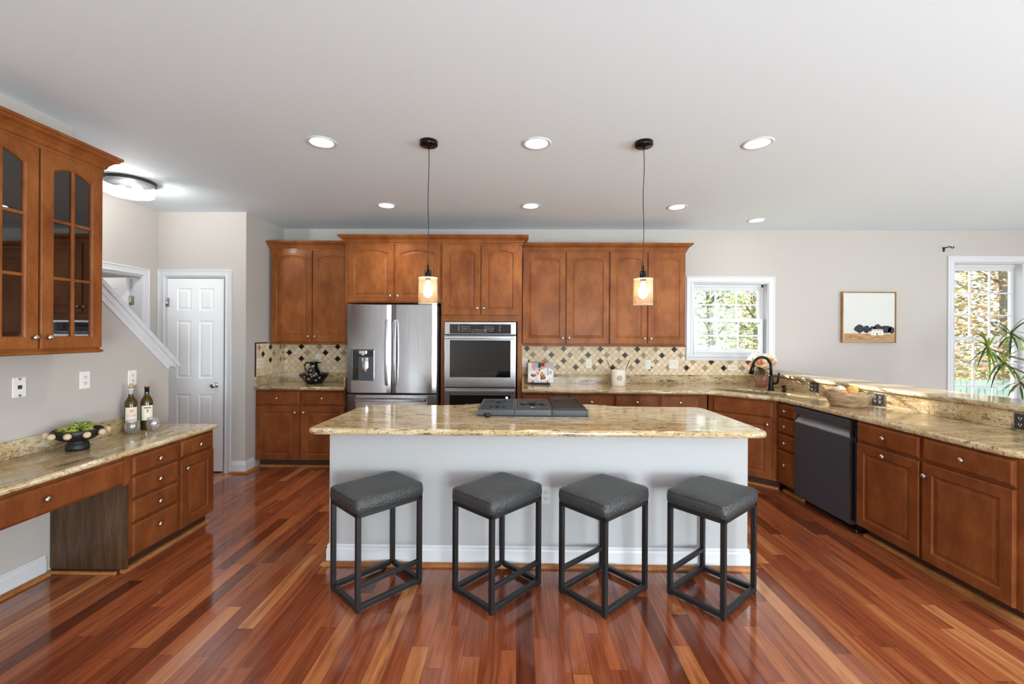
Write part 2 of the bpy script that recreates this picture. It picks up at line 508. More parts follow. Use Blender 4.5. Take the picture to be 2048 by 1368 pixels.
def wall_holes(mb, axis, u0, u1, c0, c1, holes, z0=0.0, z1=H):
    """wall along an axis, thickness c0..c1, holes (u0,u1,z0,z1)"""
    def bx(a, b, p, q):
        if b - a < 1e-4 or q - p < 1e-4: return
        if axis == 'x': mb.box(a, b, c0, c1, p, q)
        else: mb.box(c0, c1, a, b, p, q)
    u = u0
    for a, b, p, q in sorted(holes):
        bx(u, a, z0, z1); bx(a, b, z0, p); bx(a, b, q, z1); u = b
    bx(u, u1, z0, z1)
    return mb
W1 = (2.145, 3.065, 1.275, 2.150)
W2 = (5.310, 7.07, 0.56, 2.41)
struct('wall_back', wall_holes(MB(), 'x', XL - .12, XR, YB, YB + .14, [W1, W2]), WALL)
struct('wall_return', MB().box(XL - .12, XL, 4.68, YB, 0, H), WALL)
struct('wall_closet', wall_holes(MB(), 'x', -3.99, XL - .12, 4.68, 4.80, [(-3.795, -3.155, 0, 2.105)]), WALL)
struct('wall_hall', wall_holes(MB(), 'y', -1.0, 4.68, -3.99, -3.87, [(3.66, 4.478, 0, 2.085)]), WALL)
struct('wall_front', wall_holes(MB(), 'x', XL - .11, XR, YF - .14, YF, [(a, b, 0.35, 2.45) for a, b in FRONT_WIN]), WALL)
struct('wall_right', wall_holes(MB(), 'y', YF, YB, XR, XR + .14, [(a, b, 0.35, 2.45) for a, b in RIGHT_FILL_WIN]), WALL)
# desk wall: full height near the camera, then cut down along the stair cap
lw = MB()
lw.prism([(-1.0, 0), (3.64, 0), (3.64, 1.245), (2.73, 2.075), (2.73, H), (-1.0, H)], XL - .11, XL, 'yz')
wall_holes(lw, 'y', YF, -1.0, XL - .11, XL, [(a, b, 0.35, 2.45) for a, b in LEFT_FILL_WIN])
struct('wall_left', lw, WALL)
struct('trim_1', MB().box(XL, -2.815, -1.0, 2.735, 2.60, H), WALL)     # bulkhead over the glass cabinet
hz = MB()
hz.box(-3.99, XL - .11, -1.0, -.9, 0, H); hz.box(-5.2, -5.05, 2.9, YB, 0, H); hz.box(-5.05, XL - .12, 4.95, 5.05, 0, H); hz.box(-5.05, -5.0, 4.8, 4.95, 0, H); hz.box(-5.05, -3.99, 2.9, 3.0, 0, H)
struct('wall_far', hz, WALL)
# stair cap on the cut wall
cap = MB()
ang = math.atan2(1.195 - 1.812, 3.722 - 3.038)
ca = (XL - .055, 3.70, 1.232)
xfc = Matrix.Translation(ca) @ Matrix.Rotation(ang, 4, 'X')
cap.box(-.085, .085, -1.40, 0.03, 0.0, 0.032, xf=xfc)
cap.box(-.072, .072, -1.40, 0.015, -0.022, 0.0, xf=xfc)
cap.box(.055, .066, -1.40, -0.03, -0.075, -0.022, xf=xfc)
cap.box(.055, .076, -1.40, -0.02, -0.04, -0.022, xf=xfc)
struct('trim_2', cap, TRIM, bevel=0.006)

BASEP = [(0, 0), (0.014, 0), (0.014, 0.095), (0.009, 0.108), (0.011, 0.118), (0.005, 0.128), (0, 0.128)]
SHOEP = [(0.0, 0), (0.032, 0), (0.031, 0.008), (0.026, 0.017), (0.018, 0.022), (0.0, 0.022)]
def baseboard(name, path):
    mb = MB(); sweep(mb, path, BASEP); o = struct(name, mb, TRIM)
    mb = MB(); sweep(mb, path, [(a + (0.012 if a else 0.001), z) for a, z in SHOEP]); mb.build('shoe_molding', OAKS, o)
baseboard('baseboard_left', [(XL, YF), (XL, 2.68)])
baseboard('baseboard_closet', [(-3.075, 4.68), (XL, 4.68), (XL, 4.835)])
baseboard('baseboard_back', [(3.45, YB), (XR, YB)])
baseboard('baseboard_hall', [(-3.87, 4.56), (-3.87, 4.68), (-3.86, 4.68)])

CASEP = [(0.0, 0.0), (0.0, 0.016), (0.012, 0.018), (0.02, 0.013), (0.055, 0.010), (0.066, 0.015), (0.078, 0.012), (0.085, 0.006), (0.085, 0.0)]
def casing(mb, x0, x1, z0, z1, full=False, width=0.08, xf=None, mi=0, flip=False):
    """mitred casing round an opening in the local xz plane, room side at -y"""
    k = width / 0.085
    rings = []
    for d, t in CASEP:
        e = width - d * k
        if full: rings.append([(x0 - e, -t, z0 - e), (x1 + e, -t, z0 - e), (x1 + e, -t, z1 + e), (x0 - e, -t, z1 + e)])
        else: rings.append([(x0 - e, -t, z0), (x0 - e, -t, z1 + e), (x1 + e, -t, z1 + e), (x1 + e, -t, z0)])
    mb.loops(rings, mi, full, xf=xf)
    return mb

def six_panel(mb, w, h, t=0.035):
    """six-panel slab, front at y=0"""
    sx = 0.105; mx = 0.085
    pw = (w - 2 * sx - mx) / 2
    rows = [(0.20, 0.83), (1.00, 1.62), (1.73, h - 0.105)]
    mb.box(0, w, 0.006, t, 0, h)
    xs = [0, sx, sx + pw, sx + pw + mx, sx + 2 * pw + mx, w]
    # frame members flush at y=0
    mb.box(0, sx, 0, 0.006, 0, h); mb.box(w - sx, w, 0, 0.006, 0, h)
    zs = [0] + [z for r in rows for z in r] + [h]
    for i in range(0, len(zs), 2):
        mb.box(sx, w - sx, 0, 0.006, zs[i], zs[i + 1])
    for a, b in rows:
        mb.box(xs[2], xs[3], 0, 0.006, a, b)
        for c, d in ((xs[1], xs[2]), (xs[3], xs[4])):
            r = []
            for ins, y in ((0, 0.0), (0.010, 0.0058), (0.022, 0.0058), (0.036, 0.0005)):
                r.append([(c + ins, y, a + ins), (d - ins, y, a + ins), (d - ins, y, b - ins), (c + ins, y, b - ins)])
            mb.loops(r, cap1=True)
def hinge(parent, x, y, z, name='hinge', rot=0.0):
    mb = MB()
    mb.box(-.03, .03, -.003, 0, -.045, .045); mb.lathe([(.006, -.05), (.006, .05)], (0, -.006, 0), 10)
    return mb.build(name, CHROME, parent, (x, y, z), rot)

# closet door
d1 = structe('door_1', (-3.785, 4.68, 0))
mb = MB(); casing(mb, -.01, .64, 0, 2.105, width=.075); mb.build('door_casing', TRIM, d1)
mb = MB(); mb.box(-.01, 0.001, 0, .12, 0, 2.105); mb.box(.622, .64, 0, .12, 0, 2.105); mb.box(.001, .622, 0, .12, 2.094, 2.105); mb.build('door_frame', TRIM, d1)
mb = MB(); six_panel(mb, .608, 2.075); mb.build('door_slab', DOORW, d1, (.005, .012, .012))
kn = MB(); kn.lathe([(.031, 0), (.031, -.006), (.012, -.010), (.012, -.03), (.024, -.036), (.029, -.048), (.024, -.060), (0, -.064)], axis='y')
kn.build('door_knob', CHROME, d1, (.535, .012, .94))
MB().box(-.004, .004, -.01, .012, -.03, .03).build('latch_plate', BMETAL, d1, (.628, .012, .94))
hinge(d1, .0, .008, 1.83); hinge(d1, .0, .008, .3)
# hall door, standing open into the far room
d2 = structe('door_2', (-3.87, 3.66, 0), R(90))
mb = MB(); casing(mb, 0, .818, 0, 2.085, width=.078); mb.build('door_casing', TRIM, d2)
mb = MB(); mb.box(-.001, .012, 0, .12, 0, 2.085); mb.box(.806, .819, 0, .12, 0, 2.085); mb.box(.012, .806, 0, .12, 2.073, 2.085); mb.build('door_frame', TRIM, d2)
mb = MB(Matrix.Translation((0, .035, 0)) @ Matrix.Scale(-1, 4, (0, 1, 0))); six_panel(mb, .76, 2.05); mb.build('door_slab', DOORW, d2, (.808, .123, .012), R(90) - R(4))
mb = MB(); mb.box(-.002, .0, -.02, .02, -.045, .045); mb.lathe([(.007, -.048), (.007, .048)], (-.004, .02, 0), 10); mb.build('hinge', NICK, d2, (.806, .095, 1.83))

# ------------------------------------------------------------------ windows
def muntin_sash(win, x0, x1, z0, z1, y, fr=0.045, cols=3, rows=2, name='sash'):
    mb = MB()
    mb.box(x0, x0 + fr, y, y + .035, z0, z1); mb.box(x1 - fr, x1, y, y + .035, z0, z1)
    mb.box(x0 + fr, x1 - fr, y, y + .035, z0, z0 + fr); mb.box(x0 + fr, x1 - fr, y, y + .035, z1 - fr, z1)
    s = mb.build(name, TRIM, win, bevel=.004)
    gx0, gx1, gz0, gz1 = x0 + fr, x1 - fr, z0 + fr, z1 - fr
    mb = MB()
    for i in range(1, cols):
        x = gx0 + (gx1 - gx0) * i / cols; mb.box(x - .009, x + .009, y + .010, y + .026, gz0, gz1)
    for i in range(1, rows):
        z = gz0 + (gz1 - gz0) * i / rows; mb.box(gx0, gx1, y + .011, y + .025, z - .009, z + .009)
    mb.build('muntins', TRIM, s)
    MB().box(gx0, gx1, y + .016, y + .019, gz0, gz1).build('pane', GLASS, s)
    return s
def window(name, W, units, rows, meet, stool=True, lip=0.05):
    x0, x1, z0, z1 = W
    win = structe(name, (0, YB, 0))
    mb = MB(); casing(mb, x0, x1, z0, z1, True, .078); mb.build('window_casing', TRIM, win)
    mb = MB()
    t = 0.012
    mb.box(x0, x0 + t, 0, .14, z0, z1); mb.box(x1 - t, x1, 0, .14, z0, z1); mb.box(x0 + t, x1 - t, 0, .14, z1 - t, z1); mb.box(x0 + t, x1 - t, 0, .14, z0, z0 + t)
    mb.box(x0 + t, x0 + t + .025, .085, .13, z0, z1); mb.box(x1 - t - .025, x1 - t, .085, .13, z0, z1); mb.box(x0 + t, x1 - t, .085, .13, z1 - t - .035, z1 - t)
    mb.build('window_jamb', TRIM, win, bevel=.002)
    if stool:
        mb = MB(); mb.box(x0 - .085, x1 + .085, -.03, .0, z0 - .038, z0 - .012); mb.box(x0 - .08, x1 + .08, -.016, 0, z0 - .075, z0 - .038)
        mb.build('window_sill', TRIM, win, bevel=.005)
    for a, b in units:
        muntin_sash(win, a, b, meet - .02, z1 - .047, .095, .04, 3, rows)
        s = muntin_sash(win, a, b, z0 + .012, meet + .025, .05, .045, 3, rows)
        mb = MB()
        for k in (0.28, 0.75):
            mb.box(a + (b - a) * k - .025, a + (b - a) * k + .025, .05, .075, meet + .025, meet + .036)
        mb.build('sash_lock', TRIM, s, bevel=.004)
    return win
window('window_1', W1, [(2.175, 3.035)], 2, 1.69)
w2 = window('window_2', W2, [(5.335, 6.14), (6.24, 7.045)], 3, 1.475)
MB().box(6.14, 6.24, .0, .13, W2[2], W2[3]).build('mullion_post', TRIM, w2, bevel=.004)
for i, (a, b) in enumerate(FRONT_WIN):
    wn = structe('window_%d' % (3 + i))  # out-of-view window behind the camera, sited for the fill it gives
    mb = MB()
    for k in range(5):
        x = a + (b - a) * k / 4; e = .05 if k % 2 == 0 else .012
        mb.box(max(a, x - e), min(b, x + e), YF - .10, YF - .05, .35, 2.45)
    for k in range(5):
        z = .35 + 2.1 * k / 4; e = .05 if k in (0, 4) else .014
        mb.box(a, b, YF - .10, YF - .05, max(.35, z - e), min(2.45, z + e))
    mb.box(a - .09, a, YF, YF + .015, .26, 2.54); mb.box(b, b + .09, YF, YF + .015, .26, 2.54); mb.box(a, b, YF, YF + .015, 2.45, 2.54); mb.box(a, b, YF, YF + .015, .26, .35)
    mb.build('window_frame', TRIM, wn)
for i, (a, b) in enumerate(RIGHT_FILL_WIN):
    wn = structe('window_%d' % (5 + i))  # added side window, out of view, there to admit fill light
    mb = MB()
    for k in range(5):
        y = a + (b - a) * k / 4; e = .05 if k % 2 == 0 else .012
        mb.box(XR + .05, XR + .10, max(a, y - e), min(b, y + e), .35, 2.45)
    for k in range(5):
        z = .35 + 2.1 * k / 4; e = .05 if k in (0, 4) else .014
        mb.box(XR + .05, XR + .10, a, b, max(.35, z - e), min(2.45, z + e))
    mb.build('window_frame', TRIM, wn)

for i, (a, b) in enumerate(LEFT_FILL_WIN):
    wn = structe('window_%d' % (7 + i))  # added window out of view, for side light and the fridge's bright stripe
    mb = MB()
    for k in range(4):
        y = a + (b - a) * k / 3; e = .05 if k in (0, 3) else .012
        mb.box(XL - .10, XL - .05, max(a, y - e), min(b, y + e), .35, 2.45)
    for k in range(5):
        z = .35 + 2.1 * k / 4; e = .05 if k in (0, 4) else .014
        mb.box(XL - .10, XL - .05, a, b, max(.35, z - e), min(2.45, z + e))
    mb.build('window_frame', TRIM, wn)

# ------------------------------------------------------------------ cabinets
def outline(x0, x1, z0, z1, arch, ins, n=12):
    x0 += ins; x1 -= ins; z0 += ins; z1 -= ins
    pts = [(x0, z0), (x1, z0)]
    for k in range(n + 1):
        t = k / n
        pts.append((x1 + (x0 - x1) * t, z1 - arch * (2 * t - 1) ** 2))
    return pts
def panel_front(mb, x0, x1, z0, z1, arch=0.0, frame=0.062, t=0.020, y=0.0):
    spec = [(0, 0, 0), (0, t - .004, 0), (.004, t, 0), (frame, t, 1), (frame + .005, t - .006, 1), (frame + .012, t - .0085, 1), (frame + .036, t - .0025, 1)]
    rings = [[(px, y - d, pz) for px, pz in outline(x0, x1, z0, z1, arch if a else 0, i)] for i, d, a in spec]
    mb.loops(rings, cap1=True)
def slab_front(mb, x0, x1, z0, z1, t=0.020, y=0.0):
    spec = [(0, 0), (0, t - .009), (.005, t - .007), (.009, t - .003), (.014, t)]
    rings = [[(x0 + i, y - d, z0 + i), (x1 - i, y - d, z0 + i), (x1 - i, y - d, z1 - i), (x0 + i, y - d, z1 - i)] for i, d in spec]
    mb.loops(rings, cap1=True)
KNOB = [(.0075, 0), (.006, -.004), (.0055, -.013), (.012, -.017), (.0155, -.021), (.0145, -.026), (.008, -.030), (0, -.031)]
def knob_on(parent, x, z, y=-.02):
    return MB().lathe(KNOB, axis='y', n=16).build('knob', NICK, parent, (x, y, z))
def front(cab, kind, x0, x1, z0, z1, m, knob=None, arch=0.0, frame=.062):
    mb = MB()
    if kind == 'drawer': slab_front(mb, x0, x1, z0, z1)
    else: panel_front(mb, x0, x1, z0, z1, arch, frame)
    o = mb.build('drawer' if kind == 'drawer' else 'door', m, cab)
    if knob: knob_on(o, *knob)
    return o
CROWN = [(0, -.012), (.010, -.012), (.010, .006), (.018, .012), (.024, .030), (.040, .050), (.058, .060), (.062, .070), (.070, .074), (.070, .088), (0, .088)]
RAIL = [(0, 0), (.006, 0), (.012, -.006), (.012, -.014), (.004, -.02), (0, -.02)]

# ---- wall cabinets on the back wall
def upper(label, x0, x1, yf, z0, z1, doors, depth, knobs, mt, crown=None, rail=None, arch=.034, group='cabinets along the back wall'):
    c = thing('wall_cabinet', label, 'cabinet', (x0, yf + .02, z0), 0, group)
    w_, h_ = x1 - x0, z1 - z0
    MB().box(0, w_, 0, depth, 0, h_).build('carcass', mt, c)
    for (a, b), k in zip(doors, knobs):
        front(c, 'door', a - x0, b - x0, .012, h_ - .012, mt, ((b - x0 - .032) if k == 'r' else (a - x0 + .032), .075), arch)
    if crown:
        mb = MB(); sweep(mb, [(px - x0, py) for px, py in crown], [(o, z + h_) for o, z in CROWN]); mb.build('crown_molding', mt, c)
    if rail:
        mb = MB(); sweep(mb, [(px - x0, py) for px, py in rail], RAIL); mb.build('light_rail', mt, c)
    return c
upper('arched two-door wall cabinet above the black pitcher', -2.89, -1.905, 5.09, 1.392, 2.485, [(-2.884, -2.405), (-2.393, -1.912)], .33, 'rl', CAB,
      crown=[(-2.89, .32), (-2.89, 0), (-1.908, 0)], rail=[(-2.89, .32), (-2.89, 0), (-1.908, 0)])
upper('short arched two-door cabinet over the refrigerator', -1.900, -.848, 4.80, 1.842, 2.494, [(-1.862, -1.368), (-1.350, -.858)], .60, 'rl', CAB,
      crown=[(-1.900, .60), (-1.900, 0), (-.848, 0)])
upper('longer arched two-door wall cabinet right of the ovens', .048, 1.052, 5.09, 1.388, 2.470, [(.053, .546), (.556, 1.046)], .33, 'rl', CAB,
      crown=[(.048, 0), (1.052, 0)], rail=[(.052, 0), (1.052, 0)])
upper('arched two-door wall cabinet next to the sink window', 1.054, 1.930, 5.09, 1.388, 2.470, [(1.060, 1.487), (1.497, 1.924)], .33, 'rl', CAB,
      crown=[(1.054, 0), (1.930, 0), (1.930, .32)], rail=[(1.054, 0), (1.930, 0), (1.930, .32)])
# fridge end panel belongs to the cabinet over the refrigerator: the tall oven cabinet carries the other side
tall = thing('oven_cabinet', 'tall oven cabinet with two arched doors above a double oven', 'cabinet', (-.845, 4.82, 0), 0, 'cabinets along the back wall')
tw = .885
mb = MB()
mb.box(0, .046, 0, .60, .09, 2.494); mb.box(tw - .046, tw, 0, .60, .09, 2.494); mb.box(.046, tw - .046, 0, .60, 1.645, 2.494); mb.box(.046, tw - .046, 0, .60, .09, .345); mb.box(.046, tw - .046, .58, .60, .345, 1.645)
mb.build('carcass', CAB, tall)
front(tall, 'door', .014, .429, 1.712, 2.482, CAB, (.399, 1.785), .034)
front(tall, 'door', .440, .853, 1.712, 2.482, CAB, (.470, 1.785), .034)
front(tall, 'drawer', .014, .853, .105, .330, CABB, (.43, .22))
mb = MB(); sweep(mb, [(0, 0), (tw, 0), (tw, .185)], [(o, z + 2.494) for o, z in CROWN]); mb.build('crown_molding', CAB, tall)
MB().box(0, tw, .06, .60, 0, .09).build('toe_kick', TOE, tall)

# ---- base cabinets
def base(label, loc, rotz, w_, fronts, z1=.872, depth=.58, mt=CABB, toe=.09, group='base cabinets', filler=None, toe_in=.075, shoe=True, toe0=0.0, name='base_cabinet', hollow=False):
    c = thing(name, label, 'cabinet', loc, rotz, group)
    mb = MB()
    if hollow:
        mb.box(0, w_, 0, .02, toe, z1); mb.box(0, w_, .02, depth, toe, toe + .02); mb.box(0, .018, .02, depth, toe, z1 - .2); mb.box(w_ - .018, w_, .02, depth, toe, z1 - .2)
    else: mb.box(0, w_, 0, depth, toe, z1)
    mb.build('carcass', mt, c)
    MB().box(toe0, w_, toe_in, depth, 0, toe).build('toe_kick', TOE, c)
    if shoe:
        mb = MB(); sweep(mb, [(toe0, toe_in), (w_, toe_in)], [(a + .001, z) for a, z in SHOEP]); mb.build('shoe_molding', OAKS, c)
    for f in fronts:
        front(c, f[0], *f[1:5], mt, f[5] if len(f) > 5 else None)
    return c
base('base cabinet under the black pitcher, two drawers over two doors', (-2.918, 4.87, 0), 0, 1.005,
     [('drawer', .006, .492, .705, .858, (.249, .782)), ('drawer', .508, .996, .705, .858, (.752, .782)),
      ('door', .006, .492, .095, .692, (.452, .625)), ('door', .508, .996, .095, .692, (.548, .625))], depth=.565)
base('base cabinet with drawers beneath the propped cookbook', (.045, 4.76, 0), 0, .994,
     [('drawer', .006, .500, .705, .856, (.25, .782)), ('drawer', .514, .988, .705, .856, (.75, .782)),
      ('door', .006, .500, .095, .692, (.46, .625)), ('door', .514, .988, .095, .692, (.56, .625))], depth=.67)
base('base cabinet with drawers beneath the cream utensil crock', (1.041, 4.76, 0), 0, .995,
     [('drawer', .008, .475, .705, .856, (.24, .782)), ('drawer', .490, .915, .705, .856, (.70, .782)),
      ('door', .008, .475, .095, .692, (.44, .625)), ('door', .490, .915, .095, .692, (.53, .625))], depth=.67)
# diagonal sink base from (2.04,4.74) to (2.525,4.30)
SA, SB = Vector((2.045, 4.745)), Vector((2.527, 4.305))
sl = (SB - SA).length; sa = math.atan2(SB.y - SA.y, SB.x - SA.x)
base('diagonal corner sink base cabinet with false drawer front', (SA.x, SA.y, 0), sa, sl,
     [('drawer', .055, sl - .045, .705, .856), ('door', .055, sl - .045, .095, .692, (sl - .085, .635))], depth=.35, toe_in=.07, hollow=True)
# right run, turned about two degrees
RA = R(2.06); RT = -PI / 2 + RA
RO = Vector((2.530, 4.300)); RD = Vector((math.cos(RT), math.sin(RT))); RN = Vector((-RD.y, RD.x))
def rpt(t, n=0.0): 
    p = RO + RD * t + RN * n
    return (p.x, p.y, 0)
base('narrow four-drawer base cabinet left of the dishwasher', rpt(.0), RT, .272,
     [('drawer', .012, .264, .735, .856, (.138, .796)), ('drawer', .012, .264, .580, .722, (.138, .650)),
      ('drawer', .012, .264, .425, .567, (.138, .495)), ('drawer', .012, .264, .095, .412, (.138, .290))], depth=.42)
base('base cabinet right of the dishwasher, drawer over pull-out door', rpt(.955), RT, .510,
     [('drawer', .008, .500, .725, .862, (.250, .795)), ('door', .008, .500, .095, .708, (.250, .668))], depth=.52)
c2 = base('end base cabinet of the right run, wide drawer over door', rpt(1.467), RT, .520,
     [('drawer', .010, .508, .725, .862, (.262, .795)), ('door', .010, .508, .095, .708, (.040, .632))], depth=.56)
# end panel faces the camera
ep = rpt(1.987 + .001)
mb = MB()
mb.box(0.012, .60, 0, .02, .09, .872)
panel_front(mb, .035, .30, .10, .715, 0, .05); panel_front(mb, .31, .58, .10, .715, 0, .05)
slab_front(mb, .035, .30, .73, .862); slab_front(mb, .31, .58, .73, .862)
e = mb.build('end_panel', CABB, c2, (.522 + .02, 0, 0), R(90)); 
MB().box(-.02, 0, .0, .05, .09, .872).build('end_stile', CABB, c2, (.541, 0, 0))

# ---- desk run on the left wall (u=+y, into the wall=-x)
LF = -2.425
def lthing_loc(y): return (LF, y, 0)
LR = R(90)
base('four-drawer desk cabinet with a dark bare side panel', lthing_loc(2.715), LR, .395,
     [('drawer', .012, .383, .606, .722, (.198, .662)), ('drawer', .012, .383, .458, .594, (.198, .527)),
      ('drawer', .012, .383, .310, .446, (.198, .378)), ('drawer', .012, .383, .095, .298, (.198, .225))],
     z1=.735, depth=.49, group='desk cabinets', toe_in=.055)
g = [o for o in bpy.data.objects if o.get('label', '').startswith('four-drawer desk')][0]
MB().box(-.006, 0, .0, .49, 0.03, .735).build('side_panel', CABD, g)
mb = MB(); mb.box(-.030, -.007, .06, .49, 0, .02); mb.build('side_shoe_molding', OAKS, g, bevel=.006)
base('desk cabinet nearest the closet door, drawer over door', lthing_loc(3.112), LR, .355,
     [('drawer', .010, .343, .606, .722, (.176, .662)), ('door', .010, .343, .095, .594, (.046, .520))],
     z1=.735, depth=.49, group='desk cabinets', toe_in=.055)
dd = thing('pencil_drawer_unit', 'long shallow pencil drawer hung under the granite desk top', 'drawer', (LF, 1.25, 0), LR)
mb = MB(); mb.box(0, 1.462, 0, .49, .600, .735); mb.build('drawer_box', CABB, dd)
mb = MB(); slab_front(mb, .10, 1.415, .575, .718); f_ = mb.build('drawer_front', CABB, dd); knob_on(f_, .955, .655)
MB().box(1.42, 1.462, -.006, 0, .56, .735).build('end_stile', CABB, dd)
# ---- glass wall cabinet over the desk
GF = -2.60
gc = thing('glass_cabinet', 'glass-door wall cabinet with arched mullioned doors above the desk', 'cabinet', (GF - .02, 2.00, 1.40), LR)
gw, gh = .722, 1.118
mb = MB()
mb.box(0, gw, .28, .295, 0, gh); mb.box(0, .018, 0, .28, 0, gh); mb.box(gw - .018, gw, 0, .28, 0, gh); mb.box(.018, gw - .018, 0, .28, 0, .018); mb.box(.018, gw - .018, 0, .28, gh - .03, gh)
mb.build('carcass', [CAB], gc)
mb = MB(); mb.box(.019, gw - .019, .272, .279, .02, gh - .031); mb.box(.019, .023, .02, .272, .02, gh - .031); mb.box(gw - .023, gw - .019, .02, .272, .02, gh - .031); mb.build('back_lining', CABIN, gc)
for z in (.38, .73):
    MB().box(.024, gw - .024, .03, .27, z, z + .018).build('shelf', CABIN, gc)
for x0, x1, kx in ((.004, .352, .322), (.364, .718, .394)):
    fr = .062; t = .02
    mb = MB()
    o0 = [[(px, y, pz) for px, pz in outline(x0, x1, .012, gh - .012, a, i)] for i, y, a in ((0, 0, 0), (0, -t + .004, 0), (.004, -t, 0), (fr, -t, .036), (fr + .006, -t + .006, .036), (fr + .008, -.004, .036), (fr + .008, 0, .036), (0, 0, 0))]
    mb.loops(o0)
    d = mb.build('door', CAB, gc)
    ol = outline(x0, x1, .012, gh - .012, .036, fr + .006)
    MB().loops([[(px, -.006, pz) for px, pz in ol], [(px, -.003, pz) for px, pz in ol]], cap0=True, cap1=True).build('glass_pane', CABGL, d)
    mb = MB()
    xm = (x0 + x1) / 2; za, zb = .012 + fr, gh - .012 - fr
    mb.box(xm - .009, xm + .009, -.016, -.002, za, zb + .005)
    for k in (1, 2):
        z = za + (zb - za) * k / 3 + .01; mb.box(x0 + fr, x1 - fr, -.0155, -.002, z - .009, z + .009)
    mb.build('muntins', CAB, d, bevel=.004)
    knob_on(d, kx, .075)
mb = MB(); sweep(mb, [(0, 0), (gw, 0), (gw, .295)], [(o * 1.1, z * 1.1 + gh) for o, z in CROWN]); mb.build('crown_molding', CAB, gc)
mb = MB(); sweep(mb, [(0, 0), (gw, 0), (gw, .295)], RAIL); mb.build('light_rail', CAB, gc)

# ------------------------------------------------------------------ counters
def counter(name, label, poly, z0, z1, m, hole=None, cat='countertop', r=.014):
    mb = MB(); slab(mb, poly, z0, z1, r, hole)
    o = mb.build(name, m); tag(o, label, cat)
    return o
CT0, CT1 = .874, .914
# left of the fridge
lc = counter('countertop', 'short granite countertop under the black pitcher', round_poly([(-2.918, 4.815), (-1.905, 4.815), (-1.905, YB), (-2.918, YB)], [.0, .015, 0, 0]), CT0, CT1, GRX)
mb = MB(); mb.box(-2.917, -1.906, YB - .021, YB - .001, CT1, 1.016); mb.box(-2.917, -2.898, 4.835, YB - .021, CT1, 1.016); mb.box(-1.925, -1.906, 4.84, YB - .021, CT1, 1.016); mb.build('backsplash', GRX, lc)
# sink hole
uD = Vector((math.cos(sa), math.sin(sa))); nD = Vector((-uD.y, uD.x))
SC = Vector((2.452, 4.718))
def oval(a, b, n=40, e=2.6):
    out = []
    for k in range(n):
        t = 2 * PI * k / n
        c, s = math.cos(t), math.sin(t)
        u = a * math.copysign(abs(c) ** (2 / e), c); v = b * math.copysign(abs(s) ** (2 / e), s)
        p = SC + uD * u + nD * v
        out.append((p.x, p.y))
    return out
hole = oval(.385, .165)
def barx(y): return 2.955 + (5.0 - y) * .1043
N0, N1, N2 = rpt(.13, -.027), rpt(1.985, -.030), rpt(2.035, .10)
poly = [(.045, 4.705), (1.93, 4.705), (2.045, 4.685), (2.475, 4.290), (N0[0], N0[1]), (rpt(1.93, -.030)[0], rpt(1.93, -.03)[1]), (rpt(2.02, .02)[0], rpt(2.02, .02)[1]), (barx(2.265), 2.265), (barx(YB), YB), (.045, YB)]
rc = counter('countertop', 'long L-shaped granite countertop with the corner sink cut in', round_poly(poly, [0, .05, .05, .05, .05, .04, .04, 0, 0, 0]), CT0, CT1, GRX, hole)
mb = MB(); mb.box(.047, 2.905, YB - .021, YB - .001, CT1, 1.016); mb.box(.046, .064, 4.74, YB - .021, CT1, 1.016); mb.build('backsplash', GRX, rc)
# sink bowl
sk = thing('sink', 'undermount stainless corner sink set into the granite', 'sink', (SC.x, SC.y, 0))
mb = MB()
o1, o2, o3 = oval(.405, .185), oval(.388, .168), oval(.35, .135)
mb.loops([[(x - SC.x, y - SC.y, z) for x, y in o] for o, z in ((o1, .8735), (o2, .8735), (o2, .86), (o3, .72))], smooth=True)
mb.add([(x - SC.x, y - SC.y, .72) for x, y in o3], [tuple(range(len(o3)))])
mb.build('basin', SINKS, sk)
MB().lathe([(.045, .721), (.045, .726), (.03, .724), (0, .724)]).build('drain', CHROME, sk)
# bar ledge with half wall
bw = structe('wall_bar')
mb = MB()
mb.prism([(barx(2.2) + .022, 2.2), (barx(2.2) + .142, 2.2), (barx(YB) + .142, YB), (barx(YB) + .022, YB)], 0, 1.028)
mb.build('half_wall', WALL, bw)
bl = counter('bar_ledge', 'raised granite bar ledge along the peninsula', round_poly([(barx(2.16) - .012, 2.16), (barx(2.16) + .40, 2.16), (barx(YB) + .40, YB), (barx(YB) - .012, YB)], [.03, .06, 0, 0]), 1.03, 1.070, GRY, cat='bar counter')
mb = MB(); mb.prism([(barx(2.265), 2.265), (barx(2.265) + .02, 2.265), (barx(YB - .022) + .02, YB - .022), (barx(YB - .022), YB - .022)], CT1, 1.03); mb.build('backsplash', GRY, bl)
# desk top
dt = counter('desk_counter', 'lower granite desk top with bottles and a footed bowl on it', round_poly([(-2.398, 1.2), (-2.398, 3.505), (-2.918, 3.505), (-2.918, 1.2)][0:4], [.0, .02, 0, 0]), .738, .775, GRL, cat='countertop')
mb = MB(); mb.box(XL + .001, XL + .021, 1.2, 3.225, .775, .877); mb.build('backsplash', GRL, dt, bevel=.003)
